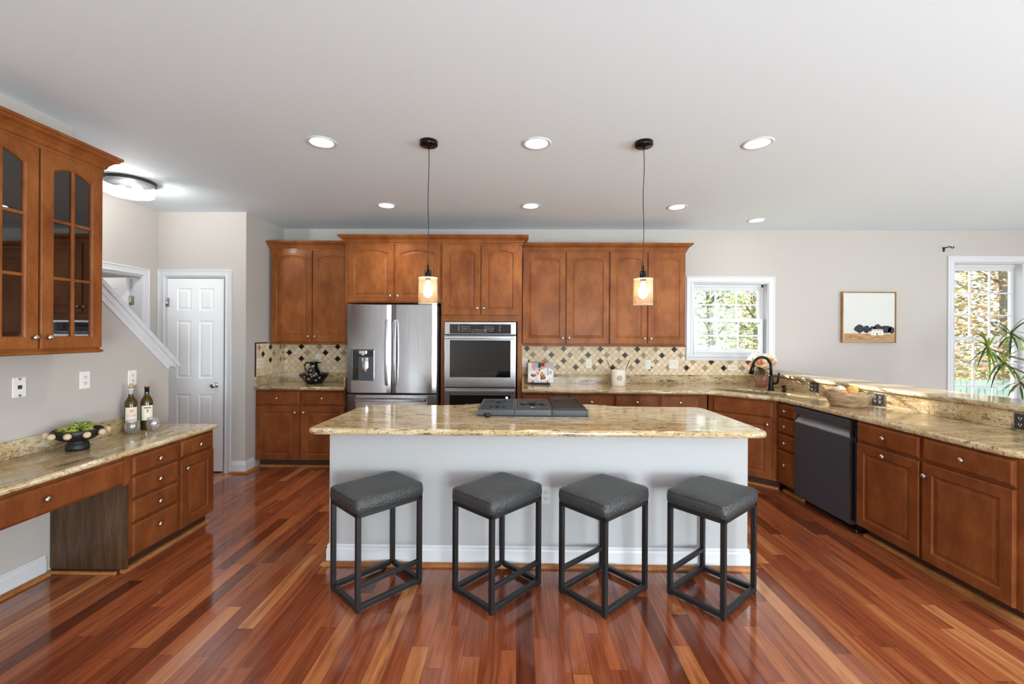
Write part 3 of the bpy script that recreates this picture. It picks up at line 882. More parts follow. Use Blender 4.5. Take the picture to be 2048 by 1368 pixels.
# island
isl = thing('kitchen_island', 'white painted island base with baseboard behind the four stools', 'kitchen island', (0, 0, 0))
IX0, IX1, IY0, IY1 = -1.230, 1.492, 2.87, 3.60
MB().box(IX0, IX1, IY0, IY1, 0, .874).build('island_body', mat('island_paint', (172, 172, 173), 0.6, bump=(160, .05)), isl)
path = [(IX0, IY1), (IX0, IY0), (IX1, IY0), (IX1, IY1)]
mb = MB(); sweep(mb, path, BASEP); mb.build('baseboard', TRIM, isl)
mb = MB(); sweep(mb, path, [(a + (.012 if a else .001), z) for a, z in SHOEP]); mb.build('shoe_molding', OAKS, isl)
itp = round_poly([(-1.318, 2.715), (1.560, 2.715), (1.515, 3.655), (.80, 3.66), (.66, 3.76), (-.36, 3.76), (-.50, 3.66), (-1.275, 3.655)], [.07, .09, .12, .1, .1, .1, .1, .12], 8)
it = counter('island_countertop', 'long granite island countertop with overhang above the stools', itp, .874, .914, GRX)

# ------------------------------------------------------------------ tile backsplash
def clip(poly, x0, x1, z0, z1):
    for ax, lim, sgn in ((0, x0, 1), (0, x1, -1), (1, z0, 1), (1, z1, -1)):
        out = []
        for i in range(len(poly)):
            a, b = poly[i - 1], poly[i]
            ia, ib = (a[ax] - lim) * sgn >= 0, (b[ax] - lim) * sgn >= 0
            if ia != ib:
                t = (lim - a[ax]) / (b[ax] - a[ax])
                out.append((a[0] + (b[0] - a[0]) * t, a[1] + (b[1] - a[1]) * t))
            if ib: out.append(b)
        poly = out
        if not poly: return []
    return poly
def tiles(mb, x0, x1, z0, z1, cx, cz, xf=None, d=.0754, phase=0, rows=4):
    h = d / 2 - .0021
    mb.box(x0, x1, -.006, 0, z0, z1, 0, xf)
    i0, i1 = int((x0 - cx) / (d / 2)) - 2, int((x1 - cx) / (d / 2)) + 2
    j0, j1 = int((z0 - cz) / (d / 2)) - 2, int((z1 - cz) / (d / 2)) + 2
    sh = {0: 0, 1: 4, 2: 0, 3: 2, 4: 4, 5: 0}
    for i in range(i0, i1 + 1):
        for j in range(j0, j1 + 1):
            if (i + j) % 2: continue
            px, pz = cx + i * d / 2, cz + j * d / 2
            p = clip([(px - h, pz), (px, pz - h), (px + h, pz), (px, pz + h)], x0 + .001, x1 - .001, z0 + .001, z1 - .001)
            if len(p) < 3: continue
            mi = 1 + rnd.choice((0, 0, 1, 2, 3))
            if j % 2 == 0 and -j // 2 < rows:
                r = (-j // 2) % 6
                k = (i // 2 - sh[r] - phase) % 6
                if k == 0: mi = 5
                elif k == 3: mi = 6
            mb.loops([[(a, -.006, b) for a, b in p], [(a, -.0095, b) for a, b in p]], mi, True, cap1=True, xf=xf)
TM = [GROUT] + TILES + [TDARK, TDECO]
ts = thing('tile_backsplash', 'diamond travertine tile backsplash right of the ovens', 'backsplash', (0, YB, 0), 0, 'tile backsplashes')
mb = MB(); tiles(mb, .048, 2.05, 1.016, 1.386, .111, 1.330); mb.build('tile_field', TM, ts)
mb = MB(); tiles(mb, 2.05, 2.905, 1.016, 1.198, .111, 1.330); mb.build('tile_field', TM, ts)
ts = thing('tile_backsplash', 'diamond travertine tile backsplash left of the refrigerator', 'backsplash', (0, YB, 0), 0, 'tile backsplashes')
mb = MB(); tiles(mb, XL + .002, -1.91, 1.016, 1.39, -2.72 + .03, 1.3385, rows=3); mb.build('tile_field', TM, ts)
xfl = Matrix.Translation((XL, 0, 0)) @ Matrix.Rotation(R(90), 4, 'Z') @ Matrix.Identity(4)
# on the return wall (u=+y): keep local frame of the thing at y=YB
xft = Matrix.Translation((XL, -YB, 0)) @ Matrix.Rotation(R(90), 4, 'Z')
mb = MB(); tiles(mb, 4.855, YB - .012, 1.016, 1.385, 5.14, 1.3385, xf=xft, rows=3); mb.build('tile_field', TM, ts)
mb = MB(); mb.box(4.842, 4.855, -.011, 0, 1.016, 1.397, xf=xft); mb.box(4.855, YB - .355, -.011, 0, 1.385, 1.397, xf=xft); mb.build('pencil_border', TEDGE, ts)

# ------------------------------------------------------------------ outlets and switches
def outlet(label, loc, rotz, kind='duplex', m=None, horiz=False, w_=.072, h_=.116, group='outlets and switches', cat='outlet'):
    m = m or PLATE
    o = thing('switch_plate' if kind in ('switch', 'phone') else 'wall_outlet', label, cat, loc, rotz, group)
    q = Matrix.Rotation(R(90), 4, 'Y') if horiz else None
    MB(q).box(-w_ / 2, w_ / 2, -.006, 0, -h_ / 2, h_ / 2).build('plate', m, o, bevel=.003)
    gangs = [0] if w_ < .1 else [-.023, .023]
    for gx in gangs:
        if kind in ('duplex', 'gfci'):
            mb = MB(q)
            if kind == 'gfci': mb.box(gx - .017, gx + .017, -.008, -.006, -.034, .034)
            else:
                for s in (-1, 1): mb.lathe([(.017, -.0085), (.017, -.006)], (gx, 0, s * .020), 16, axis='y')
            r = mb.build('receptacle', m, o)
            mb = MB(q)
            for s in (-1, 1):
                mb.box(gx - .0085, gx - .0055, -.0092, -.008, s * .020 - .002, s * .020 + .008); mb.box(gx + .0055, gx + .0085, -.0092, -.008, s * .020 - .002, s * .020 + .007)
                mb.lathe([(.003, -.0092), (.003, -.008)], (gx, 0, s * .020 - .008), 8, axis='y')
            mb.build('slots', SLOT if m is not DARKP else PLATE, r)
        elif kind == 'switch':
            MB(q).box(gx - .005, gx + .005, -.016, -.006, -.003, .012).build('toggle', m, o, bevel=.002)
        else:
            MB(q).box(-.010, .010, -.010, -.006, -.010, .012).build('phone_jack', SLOT, o)
            for s in (-1, 1): MB(q).lathe([(.007, -.010), (.007, -.006)], (0, 0, s * .048), 12, axis='y').build('mount_screw', NICK, o)
    return o
YT = YB - .0096
outlet('white outlet half hidden behind the black pitcher', (-2.475, YT, 1.19), 0)
outlet('white double outlet on the tiled return wall', (XL + .0096, 4.925, 1.165), LR, w_=.118, m=PLATEI)
outlet('ivory outlet partly behind the propped cookbook', (.088, YT, 1.155), 0, m=PLATEI)
outlet('ivory outlet on tile between cookbook and crock', (.872, YT, 1.150), 0, m=PLATEI)
outlet('ivory outlet on tile just right of the crock', (1.598, YT, 1.142), 0, m=PLATEI)
outlet('ivory double toggle switch beside the sink window', (1.912, YT, 1.150), 0, 'switch', w_=.118, m=PLATEI, cat='light switch')
outlet('ivory outlet lying sideways under the sink window', (2.630, YT, 1.110), 0, horiz=True, m=PLATEI)
outlet('white phone jack plate above the desk, leftmost wall plate', (XL, 2.535, 1.180), LR, 'phone', cat='wall plate')
outlet('white rectangular safety outlet in the middle of the desk wall', (XL, 2.925, 1.182), LR, 'gfci')
outlet('white duplex outlet above the wine bottles', (XL, 3.29, 1.160), LR)
outlet('pale grey outlet on the island front behind the second stool', (.185, IY0, .46), 0, m=mat('pale_grey_plate', (186, 187, 188), .5))
BR = -PI / 2 + math.atan(.1043)
for y, z, lb in ((4.50, .985, 'charcoal outlet on the bar backsplash near the faucet'), (3.80, .968, 'charcoal outlet on the bar backsplash behind the wooden bowl'), (2.80, .972, 'charcoal outlet at the near end of the bar backsplash')):
    outlet(lb, (barx(y) - .0005, y, z), BR, m=DARKP, w_=.114, h_=.098)

# ------------------------------------------------------------------ refrigerator
fr = thing('refrigerator', 'stainless french-door refrigerator with water dispenser', 'refrigerator', (-1.82, 4.66, 0))
fw = .958
MB().box(.004, fw - .004, .085, .76, .03, 1.805).build('body', SSS, fr, bevel=.004)
def fdoor(x0, x1, z0, z1, name):
    mb = MB()
    n = 10
    ring = []
    for k in range(n + 1):
        t = k / n; x = x0 + (x1 - x0) * t
        ring.append((x, -.0 - .006 * (1 - (2 * t - 1) ** 2) + .012 * max(0, abs(2 * t - 1) - .9) * 10 * .8))
    ring = ring + [(x1, .08), (x0, .08)]
    mb.loops([[(x, y, z) for x, y in ring] for z in (z0, z1)], cap0=True, cap1=True)
    return mb.build(name, SS, fr, bevel=.004)
ld = fdoor(0, .472, .872, 1.815, 'door'); rd = fdoor(.478, fw, .872, 1.815, 'door')
dw_ = fdoor(0, fw, .10, .855, 'freezer_drawer')
MB().box(.02, fw - .02, .06, .5, 0, .10).build('grille', BLACKP, fr)
def bow_handle(parent, x, z0, z1):
    mb = MB()
    pts = [(x, -.02, z0), (x, -.045, z0 + .03)] + [(x, -.045 - .022 * math.sin(PI * k / 10), z0 + .03 + (z1 - z0 - .06) * k / 10) for k in range(1, 10)] + [(x, -.045, z1 - .03), (x, -.02, z1)]
    rings = []
    for px, py, pz in pts:
        rings.append([(px - .014, py, pz), (px + .014, py, pz), (px + .014, py + .02, pz), (px - .014, py + .02, pz)])
    mb.loops(rings, cap0=True, cap1=True)
    return mb.build('handle', SSH, parent, bevel=.005)
bow_handle(ld, .430, .955, 1.655); bow_handle(rd, .520, .955, 1.655)
mb = MB()
pts = [(.098, -.0, .80), (.098, -.045, .80)] + [(.098 + .745 * k / 10, -.045 - .018 * math.sin(PI * k / 10), .80) for k in range(1, 10)] + [(.843, -.045, .80), (.843, -.0, .80)]
mb.loops([[(px, py, pz - .015), (px, py, pz + .015), (px, py + .018, pz + .015), (px, py + .018, pz - .015)] for px, py, pz in pts], cap0=True, cap1=True)
mb.build('handle', SSH, dw_, bevel=.005)
# dispenser
dp = MB(); x0, x1, z0, z1 = .052, .292, 1.005, 1.335
dp.loops([[(x0, -.012, z0), (x1, -.012, z0), (x1, -.012, z1), (x0, -.012, z1)], [(x0 + .006, -.012, z0 + .006), (x1 - .006, -.012, z0 + .006), (x1 - .006, -.012, z1 - .006), (x0 + .006, -.012, z1 - .006)]])
dp.box(x0, x1, -.012, .0, z0, z0 + .008); dp.box(x0, x1, -.012, .0, z1 - .008, z1); dp.box(x0, x0 + .008, -.012, .0, z0, z1); dp.box(x1 - .008, x1, -.012, .0, z0, z1)
dq = dp.build('dispenser', SSH, ld)
MB().box(x0 + .008, x1 - .008, -.0095, -.006, z0 + .008, z1 - .008).build('recess', BLACKG, dq)
MB().box(x0 + .075, x1 - .012, -.0115, -.0095, z0 + .010, z1 - .075).build('recess_wall', SSD, dq)
mb = MB(); mb.box(.135, .215, -.022, -.0095, 1.288, 1.322); mb.lathe([(.02, 1.268), (.024, 1.288)], (.175, -.02, 0)); mb.build('spout', CHROME, dq, bevel=.003)
MB().lathe([(.038, 1.092), (.042, 1.10), (.042, 1.245), (.036, 1.25)], (.198, .002, 0), 20, sy=.6).build('paddle', CHROME, dq)

# ------------------------------------------------------------------ double oven
ov = thing('double_oven', 'stainless double wall oven with black glass windows', 'oven', (-.798, 4.79, 0))
ow = .776
MB().box(.012, ow - .012, .035, .56, .36, 1.635).build('oven_body', SSS, ov)
mb = MB()
mb.box(0, ow, -.01, .035, 1.50, 1.638)
cp = mb.build('control_panel', SSH, ov, bevel=.004)
MB().box(.055, ow - .055, -.0135, -.010, 1.508, 1.612).build('display_glass', BLACKG, cp)
MKL = mat('panel_print', (170, 172, 176), .5, emit=(170, 172, 176), estr=.25)
mb = MB()
for gx, nx, gz, nz in ((.19, 5, 1.54, 3), (.44, 5, 1.54, 3), (.30, 8, 1.528, 2)):
    for i in range(nx):
        for j in range(nz):
            x = gx + i * .021; z = gz + j * .022; wd = rnd.uniform(.003, .007)
            mb.box(x - wd, x + wd, -.0142, -.0135, z - .002, z + .002)
for x in (.155, .60):
    for j in range(3): mb.box(x - .008, x + .008, -.0142, -.0135, 1.535 + j * .025, 1.537 + j * .025); mb.box(x - .008, x + .008, -.0142, -.0135, 1.549 + j * .025, 1.551 + j * .025)
mb.build('control_print', MKL, cp)
def oven_door(z0, z1, wz0, wz1, hz):
    mb = MB(); mb.box(0, ow, -.018, .034, z0, z1)
    d = mb.build('oven_door', SSH, ov, bevel=.005)
    MB().box(.058, ow - .058, -.0205, -.018, wz0, wz1).build('window', BLACKG, d)
    mb = MB(); mb.box(.012, ow - .012, -.070, -.046, hz - .017, hz + .017)
    for x in (.03, ow - .05): mb.box(x, x + .02, -.05, -.018, hz - .010, hz + .010)
    mb.build('handle', SSH, d, bevel=.006)
    return d
oven_door(.925, 1.492, 1.035, 1.438, 1.468)
d = oven_door(.375, .915, .46, .842, .885)
mb = MB(); mb.box(.668, .692, -.0212, -.0205, .803, .827); mb.build('lit_icon', mat('icon_white', (240, 240, 244), .5, emit=(240, 240, 244), estr=1.0), d)
mb = MB(); mb.box(.678, .682, -.0216, -.0212, .809, .821); mb.box(.674, .686, -.0216, -.0212, .813, .817); mb.build('icon_mark', BLACKG, d)

# ------------------------------------------------------------------ dishwasher (right run frame)
dwt = thing('dishwasher', 'dark stainless dishwasher with pocket handle under the right counter', 'dishwasher', rpt(.276), RT)
W_ = .664
MB().box(.012, W_ - .03, .03, .50, .10, .862).build('tub', BLACKP, dwt)
mb = MB()
mb.box(.006, W_ - .022, -.032, .03, .075, .738); 
mb.box(.006, W_ - .022, -.032, .03, .80, .866)
mb.box(.006, W_ - .022, .014, .03, .738, .80)
dd_ = mb.build('door', SSD, dwt, bevel=.003)
mb = MB(); mb.add([(.012, -.031, .738), (W_ - .028, -.031, .738), (W_ - .028, .012, .790), (.012, .012, .790)], [(0, 1, 2, 3)]); mb.box(.006, W_ - .022, -.034, -.031, .730, .739)
mb.build('pocket_handle', POCKET, dd_)
MB().box(W_ - .026, W_ - .0215, -.033, .0, .075, .866).build('edge_trim', SSH, dd_)
mb = MB(); mb.box(.03, W_ - .03, .075, .5, 0, .10); mb.lathe([(.018, 0), (.018, .02), (.008, .022), (.008, .10)], (W_ - .05, .04, 0), 12); mb.build('toe_kick', BLACKP, dwt)
# ------------------------------------------------------------------ cooktop
ck = thing('cooktop', 'black gas cooktop with griddle set into the island', 'cooktop', (-.285, 3.155, .914))
cw, cd = .79, .535
mb = MB(); mb.box(-.012, cw + .012, -.025, cd + .02, 0, .006); mb.build('steel_base', SSH, ck, bevel=.003)
MB().box(.004, cw - .004, .004, cd - .004, .006, .009).build('burner_pan', BLACKM, ck)
def grate(x0, x1, burners):
    mb = MB(); zt = .050
    for a, b, c_, d_ in ((x0, x1, 0, .014), (x0, x1, cd - .014, cd), (x0, x0 + .014, 0, cd), (x1 - .014, x1, 0, cd)):
        mb.box(a, b, c_, d_, .008, zt)
    n = 9
    for k in range(1, n):
        y = cd * k / n
        segs = [(x0 + .014, x1 - .014)]
        for bx_, by_, br in burners:
            if abs(y - by_) < br:
                hw = math.sqrt(br * br - (y - by_) ** 2)
                ns = []
                for s0, s1 in segs:
                    if bx_ - hw > s0: ns.append((s0, min(s1, bx_ - hw)))
                    if bx_ + hw < s1: ns.append((max(s0, bx_ + hw), s1))
                segs = ns
        for s0, s1 in segs: mb.box(s0, s1, y - .006, y + .006, .030, zt)
    for bx_, by_, br in burners:
        for k in range(4):
            a = PI / 4 + k * PI / 2 + .0
            p, q = Vector((bx_ + math.cos(a) * br * 1.05, by_ + math.sin(a) * br * 1.05, .043)), Vector((bx_ + math.cos(a) * br * .35, by_ + math.sin(a) * br * .35, .043))
            mb.tube([p, q], .006, 6)
    return mb.build('grate', IRON, ck, bevel=.002, seg=1)
grate(0, .262, [(.131, .14, .062), (.131, .40, .062)])
grate(.264, .526, [(.395, .27, .095)])
grate(.528, .79, [])
mb = MB()
mb.loops([[(.540, .02, .052), (.782, .02, .052), (.782, .50, .052), (.540, .50, .052)], [(.545, .02, .058), (.777, .02, .058), (.777, .50, .072), (.545, .50, .072)], [(.560, .06, .058), (.762, .06, .058), (.762, .48, .072), (.560, .48, .072)], [(.572, .075, .054), (.750, .075, .054), (.750, .465, .056), (.572, .465, .056)]], cap1=True)
mb.build('griddle_plate', BLACKM, ck)
for bx_, by_, br in ((.131, .14, .04), (.131, .40, .04), (.395, .27, .06)):
    MB().lathe([(br, .007), (br, .018), (br * .8, .022), (br * .8, .03), (0, .032)], (bx_, by_, 0), 20).build('burner', SSH if br > .05 else IRON, ck)
mb = MB(); mb.lathe([(.026, .006), (.024, .024), (.020, .026), (0, .026)], (.068, -.012, 0), 8); mb.build('control_knob', BLACKP, ck)

# ------------------------------------------------------------------ stools
def cushion(w_, d_, z0, z1):
    mb = MB()
    r = .035
    base_ = round_poly([(-w_ / 2, -d_ / 2), (w_ / 2, -d_ / 2), (w_ / 2, d_ / 2), (-w_ / 2, d_ / 2)], r, 5)
    rings = []
    for ins, z in ((.004, z0), (0.0, z0 + .006), (-.002, z0 + .03), (0.0, z1 - .012), (.003, z1 - .008), (.0005, z1 - .005), (.008, z1 + .003), (.03, z1 + .008), (.08, z1 + .011)):
        rings.append([(x * (1 - 2 * ins / w_), y * (1 - 2 * ins / d_), z) for x, y in base_])
    mb.loops(rings, smooth=True, cap0=True, cap1=True)
    return mb
def make_stool():
    st = thing('bar_stool', '', 'stool', (0, 0, 0))
    a, b, T, hz = .208, .166, .013, .535
    cushion(.432, .350, hz, .606).build('seat', LEATH, st)
    mb = MB()
    for s in (-1, 1):
        mb.box(-a, a, s * (b - T) - T, s * (b - T) + T, hz - .024, hz); mb.box(s * (a - T) - T, s * (a - T) + T, -b, b, hz - .0239, hz - .0001)
    mb.build('seat_frame', BMETAL, st, bevel=.002)
    for sx in (-1, 1):
        for sy in (-1, 1):
            x, y = sx * (a - T), sy * (b - T)
            mb = MB(); mb.box(x - T, x + T, y - T, y + T, .006, hz - .02)
            lg = mb.build('leg', BMETAL, st, bevel=.002)
            MB().lathe([(.011, 0), (.011, .007)], (x, y, 0), 12).build('foot_pad', BLACKP, lg)
    for s in (-1, 1):
        MB().box(-a + .026, a - .026, s * (b - T) - T, s * (b - T) + T, .012, .038).build('base_rail', BMETAL, st, bevel=.002)
        MB().box(s * (a - T) - T, s * (a - T) + T, -b + .026, b - .026, .012, .038).build('base_rail', BMETAL, st, bevel=.002)
    MB().box(-a + .026, a - .026, -b + .002, -b + .024, .128, .152).build('footrest', BMETAL, st, bevel=.002)
    return st
st0 = make_stool()
spots = [(-.833, 2.608, 46.5, 'black leather stool at the left end of the island'),
         (-.115, 2.609, 47.5, 'second black leather stool from the left, footrest on its near side'),
         (.510, 2.594, 222.5, 'third black leather stool from the left, footrest on its far side'),
         (1.140, 2.585, 221.0, 'black leather stool at the right end of the island, partly sunlit')]
for i, (x, y, a, lb) in enumerate(spots):
    s = st0 if i == 0 else copy_tree(st0)
    s.location = (x, y, 0); s.rotation_euler.z = R(a); tag(s, lb, 'stool', 'bar stools along the island')

# ------------------------------------------------------------------ lamps
def downlight(x, y, label):
    d = thing('recessed_light', label, 'ceiling light', (x, y, H), 0, 'recessed ceiling lights')
    MB().lathe([(.098, 0), (.098, -.004), (.092, -.007), (.074, -.004), (.072, -.001), (.072, 0)], n=32).build('trim_ring', TRIM, d)
    MB().lathe([(.0715, -.0005), (.060, -.004), (.03, -.006), (0, -.0065)], n=24).build('lens', LENS, d)
    light('recessed_lamp', 'SPOT', (x, y, H - .02), (24 if x < -1 else 19) if x < 2 else 3, (1, .95, .88), (0, 0, 0), spot_size=R(125), spot_blend=.8, shadow_soft_size=.07)
for x, y, lb in ((-1.335, 2.96, 'recessed ceiling light nearest the glass cabinet, front row'), (.120, 2.98, 'recessed ceiling light between the two pendants, front row'),
                 (1.605, 2.98, 'recessed ceiling light in the front row right of the right pendant'), (-1.335, 4.43, 'recessed ceiling light above the refrigerator, back row'),
                 (.122, 4.44, 'recessed ceiling light above the ovens, back row'), (1.600, 4.47, 'recessed ceiling light above the crock, back row'), (2.675, 4.98, 'small recessed ceiling light above the corner sink')):
    downlight(x, y, lb)
def pendant(x, y, label):
    p = thing('pendant_light', label, 'pendant lamp', (x, y, H), 0, 'pendant lamps over the island')
    MB().lathe([(.060, 0), (.060, -.026), (.056, -.03), (.012, -.031), (.010, -.04), (0, -.04)], n=32).build('canopy', ORB, p)
    zc = 1.965 - H
    path = [(.003 * math.sin(k * .9), .002 * math.cos(k * 1.3), -.035 + (zc + .035) * k / 12) for k in range(13)]
    MB().tube(path, .0026, 6).build('cord', BLACKM, p)
    z0 = 1.708 - H
    mb = MB(); mb.lathe([(.004, zc + .01), (.007, zc - .01), (.008, zc - .03), (.022, zc - .032), (.022, zc - .075), (.018, zc - .10), (0, zc - .10)], n=20); mb.build('socket', ORB, p)
    mb = MB(); mb.lathe([(.021, zc - .078), (.060, zc - .080), (.064, zc - .086), (.064, z0), (.061, z0), (.061, zc - .088), (.021, zc - .084)], n=32); sh = mb.build('glass_shade', SHADE, p)
    mb = MB()
    for zz in (z0, zc - .083): MB().lathe([(.0645, zz - .0015), (.0652, zz), (.0645, zz + .0015), (.0615, zz + .0015), (.0605, zz), (.0615, zz - .0015), (.0645, zz - .0015)], n=32).build('glass_rim', RIMGL, sh)
    zb = zc - .10
    mb = MB(); mb.lathe([(.011, zb), (.013, zb - .012), (.022, zb - .045), (.030, zb - .075), (.026, zb - .098), (.012, zb - .112), (0, zb - .115)], n=20); mb.build('bulb', BULB, p)
    light('pendant_lamp', 'POINT', (x, y, 1.80), 5, (1, .86, .66), shadow_soft_size=.03)
pendant(-.607, 2.95, 'left glass pendant lamp hanging in front of the refrigerator')
pendant(.838, 2.965, 'right glass pendant lamp hanging in front of the wall cabinets')
fl = thing('flush_light', 'round seeded-glass flush ceiling light near the closet door', 'ceiling light', (-3.33, 3.72, H))
MB().lathe([(.185, 0), (.185, -.022), (.178, -.026), (.05, -.026), (0, -.026)], n=40).build('base_ring', SSS, fl)
MB().lathe([(.168, -.026), (.168, -.115), (.162, -.122), (.0, -.124)], n=40).build('glass_drum', FLGL, fl)
for s in (-1, 1): MB().ball((s * .07, 0, -.07), .034, 16).build('lamp', FLUSH, fl)
MB().lathe([(.012, -.124), (.012, -.132), (0, -.134)]).build('finial', SSS, fl)
light('flush_lamp', 'POINT', (-3.33, 3.72, H - .075), 58, (1, .98, .95), shadow_soft_size=.05)
light('far_room_lamp', 'POINT', (-4.5, 4.0, 2.2), 5, (1, .98, .95), shadow_soft_size=.15)

# ------------------------------------------------------------------ desk things
DZ = .775
bo = thing('footed_bowl', 'black footed bowl ringed with pale wooden beads on the desk', 'bowl', (-2.735, 2.700, DZ))
MB().lathe([(r * .67, h) for r, h in [(.082, 0), (.086, .012), (.078, .045), (.060, .052), (.12, .066), (.168, .092), (.180, .125), (.175, .128), (.160, .098), (.11, .074), (0, .070)]], n=40).build('bowl_body', BLACKM, bo)
for k in range(10):
    a = 2 * PI * k / 10 + .15
    MB().ball((.136 * math.cos(a), .136 * math.sin(a), .106), .0195, 16, sz=.98).build('bead', BEAD, bo)
def succulent(loc, r, seed, label, m=None):
    rr = random.Random(seed); mb = MB()
    for ring, (n, tilt, ln) in enumerate(((8, 70, 1.0), (8, 48, .95), (6, 28, .85), (4, 10, .7))):
        for k in range(n):
            az = 2 * PI * (k + ring * .5) / n + rr.uniform(-.2, .2); t = R(tilt + rr.uniform(-8, 8)); l = r * ln; wd = r * .36
            M = Matrix.Rotation(az, 4, 'Z') @ Matrix.Rotation(t, 4, 'Y')
            pts = []
            for j, (s, q) in enumerate(((0, .35), (.35, .95), (.7, .85), (1.0, .05))):
                bend = .10 * s * s * r
                pts.append([(bend + .012 * r * 10 * .1, -wd * q, l * s), (bend - wd * .35 * q, 0, l * s), (bend, wd * q, l * s), (bend + wd * .4 * q, 0, l * s)])
            mb.loops(pts, rr.choice((0, 0, 1, 1, 2)), True, True, True, True, xf=M)
    mb.lathe([(r * .3, -r * .35), (r * .34, 0), (0, r * .1)], n=10, mi=2)
    o = mb.build('succulent', SUCC, None, loc)
    return tag(o, label, 'succulent', 'succulents in the black bowl')
succulent((-2.735, 2.715, DZ + .122), .066, 1, 'large green succulent rosette in the middle of the black bowl')
succulent((-2.755, 2.775, DZ + .125), .048, 2, 'green succulent rosette at the far side of the black bowl')
succulent((-2.715, 2.640, DZ + .112), .044, 3, 'yellow-green succulent at the near left of the black bowl')
succulent((-2.672, 2.700, DZ + .112), .040, 4, 'small yellow-green succulent at the front of the black bowl')
succulent((-2.785, 2.665, DZ + .116), .044, 5, 'green succulent against the wall side of the black bowl')

BPROF = [(.030, 0), (.036, .004), (.0375, .012), (.0375, .195), (.0365, .212), (.031, .230), (.021, .248), (.0155, .260), (.0140, .305), (.0155, .307), (.0155, .318), (.0135, .320), (0, .320)]
def bottle(loc, label, foil, lab, kind, sc_=1.0):
    b = thing('wine_bottle', label, 'bottle', loc, 0, 'wine bottles on the desk')
    MB().lathe(BPROF, n=28).build('glass_body', BOTTLE, b)
    MB().lathe([(.0150, .268), (.0146, .306), (.0162, .307), (.0162, .319)], n=24).build('neck_foil', foil, b)
    MB().lathe([(.0095, .315), (.0105, .352), (0, .352)], n=16).build('cork', CORK, b)
    # label wraps the side that faces the room
    a0 = math.atan2(-loc[1], -loc[0]) + .12
    def arc(z0, z1, half, rr, mi, mb, off=0.0):
        n = 10
        mb.loops([[(rr * math.cos(a0 + off + half * (2 * k / n - 1)), rr * math.sin(a0 + off + half * (2 * k / n - 1)), z) for k in range(n + 1)] for z in (z0, z1)], mi, False, smooth=True)
    mb = MB(); arc(.072, .182, 1.05, .0379, 0, mb); lb = mb.build('paper_label', lab, b)
    mb = MB()
    if kind == 'a':
        arc(.148, .166, .30, .0382, 0, mb)
        mb.build('label_emblem', LABO, lb)
    else:
        arc(.164, .170, .55, .0382, 0, mb); arc(.158, .160, .5, .0382, 0, mb); arc(.128, .146, .04, .0382, 0, mb, .1); arc(.128, .146, .04, .0382, 0, mb, -.08); arc(.144, .150, .16, .0382, 0, mb, .01)
        mb.build('label_emblem', INK, lb)
    # lettering, wrapped by placing each letter on the curve
    def text(s, z, size, spread):
        cu = bpy.data.curves.new('lettering', 'FONT'); cu.body = s; cu.size = size; cu.align_x = 'CENTER'; cu.extrude = .0
        to = bpy.data.objects.new('lettering', cu); COL.objects.link(to)
        dg = bpy.context.evaluated_depsgraph_get(); me = bpy.data.meshes.new_from_object(to.evaluated_get(dg))
        bpy.data.objects.remove(to)
        for v in me.vertices:
            x, y = v.co.x, v.co.y
            an = a0 + x / .0382
            v.co = (.0383 * math.cos(an), .0383 * math.sin(an), z + y)
        me.materials.append(INK)
        o = bpy.data.objects.new('lettering', me); COL.objects.link(o); o.parent = lb
    if kind == 'a':
        text('CHATEAU', .134, .0075, 1); text('Grand Jean', .119, .0125, 1)
    return b
bottle((-2.842, 3.195, DZ), 'wine bottle with silver neck foil and orange emblem label', FOILS, LABP, 'a')
bottle((-2.800, 3.285, DZ), 'wine bottle with black neck foil and cream label', FOILB, LABW, 'b')
GPROF = [(.0, .002), (.026, .002), (.040, .018), (.046, .045), (.044, .072), (.037, .098), (.0362, .098), (.043, .072), (.045, .045), (.039, .020), (.026, .006), (0, .006)]
for x, y, lb in ((-2.768, 3.125, 'stemless wine glass in front of the silver-foil bottle'), (-2.705, 3.235, 'stemless wine glass in front of the black-foil bottle')):
    o = MB().lathe(GPROF, n=32).build('wine_glass', CLEAR, None, (x, y, DZ)); tag(o, lb, 'glass', 'stemless glasses on the desk')

# ------------------------------------------------------------------ back counter things
def petal_patch(mb, prof, a, h, size, c, mi=1):
    """five-petal flower on a lathe surface near angle a and height h"""
    rr = 0
    for (r0, h0), (r1, h1) in zip(prof, prof[1:]):
        if h0 <= h <= h1 and h1 > h0: rr = r0 + (r1 - r0) * (h - h0) / (h1 - h0); sl_ = (r1 - r0) / (h1 - h0); break
    else: return
    for k in range(5):
        t = 2 * PI * k / 5 + a
        pts = []
        for q, rad in ((-.35, .55), (0, 1.0), (.35, .55), (0, .12)):
            du, dz = size * rad * math.cos(t + q), size * rad * math.sin(t + q)
            R_ = rr + sl_ * dz + .0015
            pts.append((c[0] + R_ * math.cos(a + du / rr), c[1] + R_ * math.sin(a + du / rr), c[2] + h + dz))
        mb.add(pts, [(0, 1, 2, 3)], mi)
PC = (-2.405, 5.165, CT1)
basin_p = [(.085, .0), (.090, .006), (.118, .040), (.150, .080), (.168, .108)]
ba = thing('wash_basin', 'black basin with white painted flowers under the pitcher', 'bowl', PC)
mb = MB(); mb.lathe(basin_p + [(.163, .111), (.142, .080), (.105, .035), (.08, .016), (0, .014)], n=40)
for a, h, s in ((-2.3, .07, .016), (-2.05, .055, .013), (-1.57, .062, .018), (-1.0, .045, .015), (-.75, .075, .016), (-2.6, .09, .014), (-1.85, .088, .014), (-1.3, .09, .012), (.6, .06, .016), (2.0, .06, .016)):
    petal_patch(mb, basin_p, a, h, s, (0, 0, 0))
mb.build('basin_body', [CERB, CERW], ba)
pit_p = [(.060, .0), (.066, .01), (.082, .050), (.086, .080), (.075, .120), (.056, .155), (.045, .180), (.044, .205), (.050, .225), (.056, .236)]
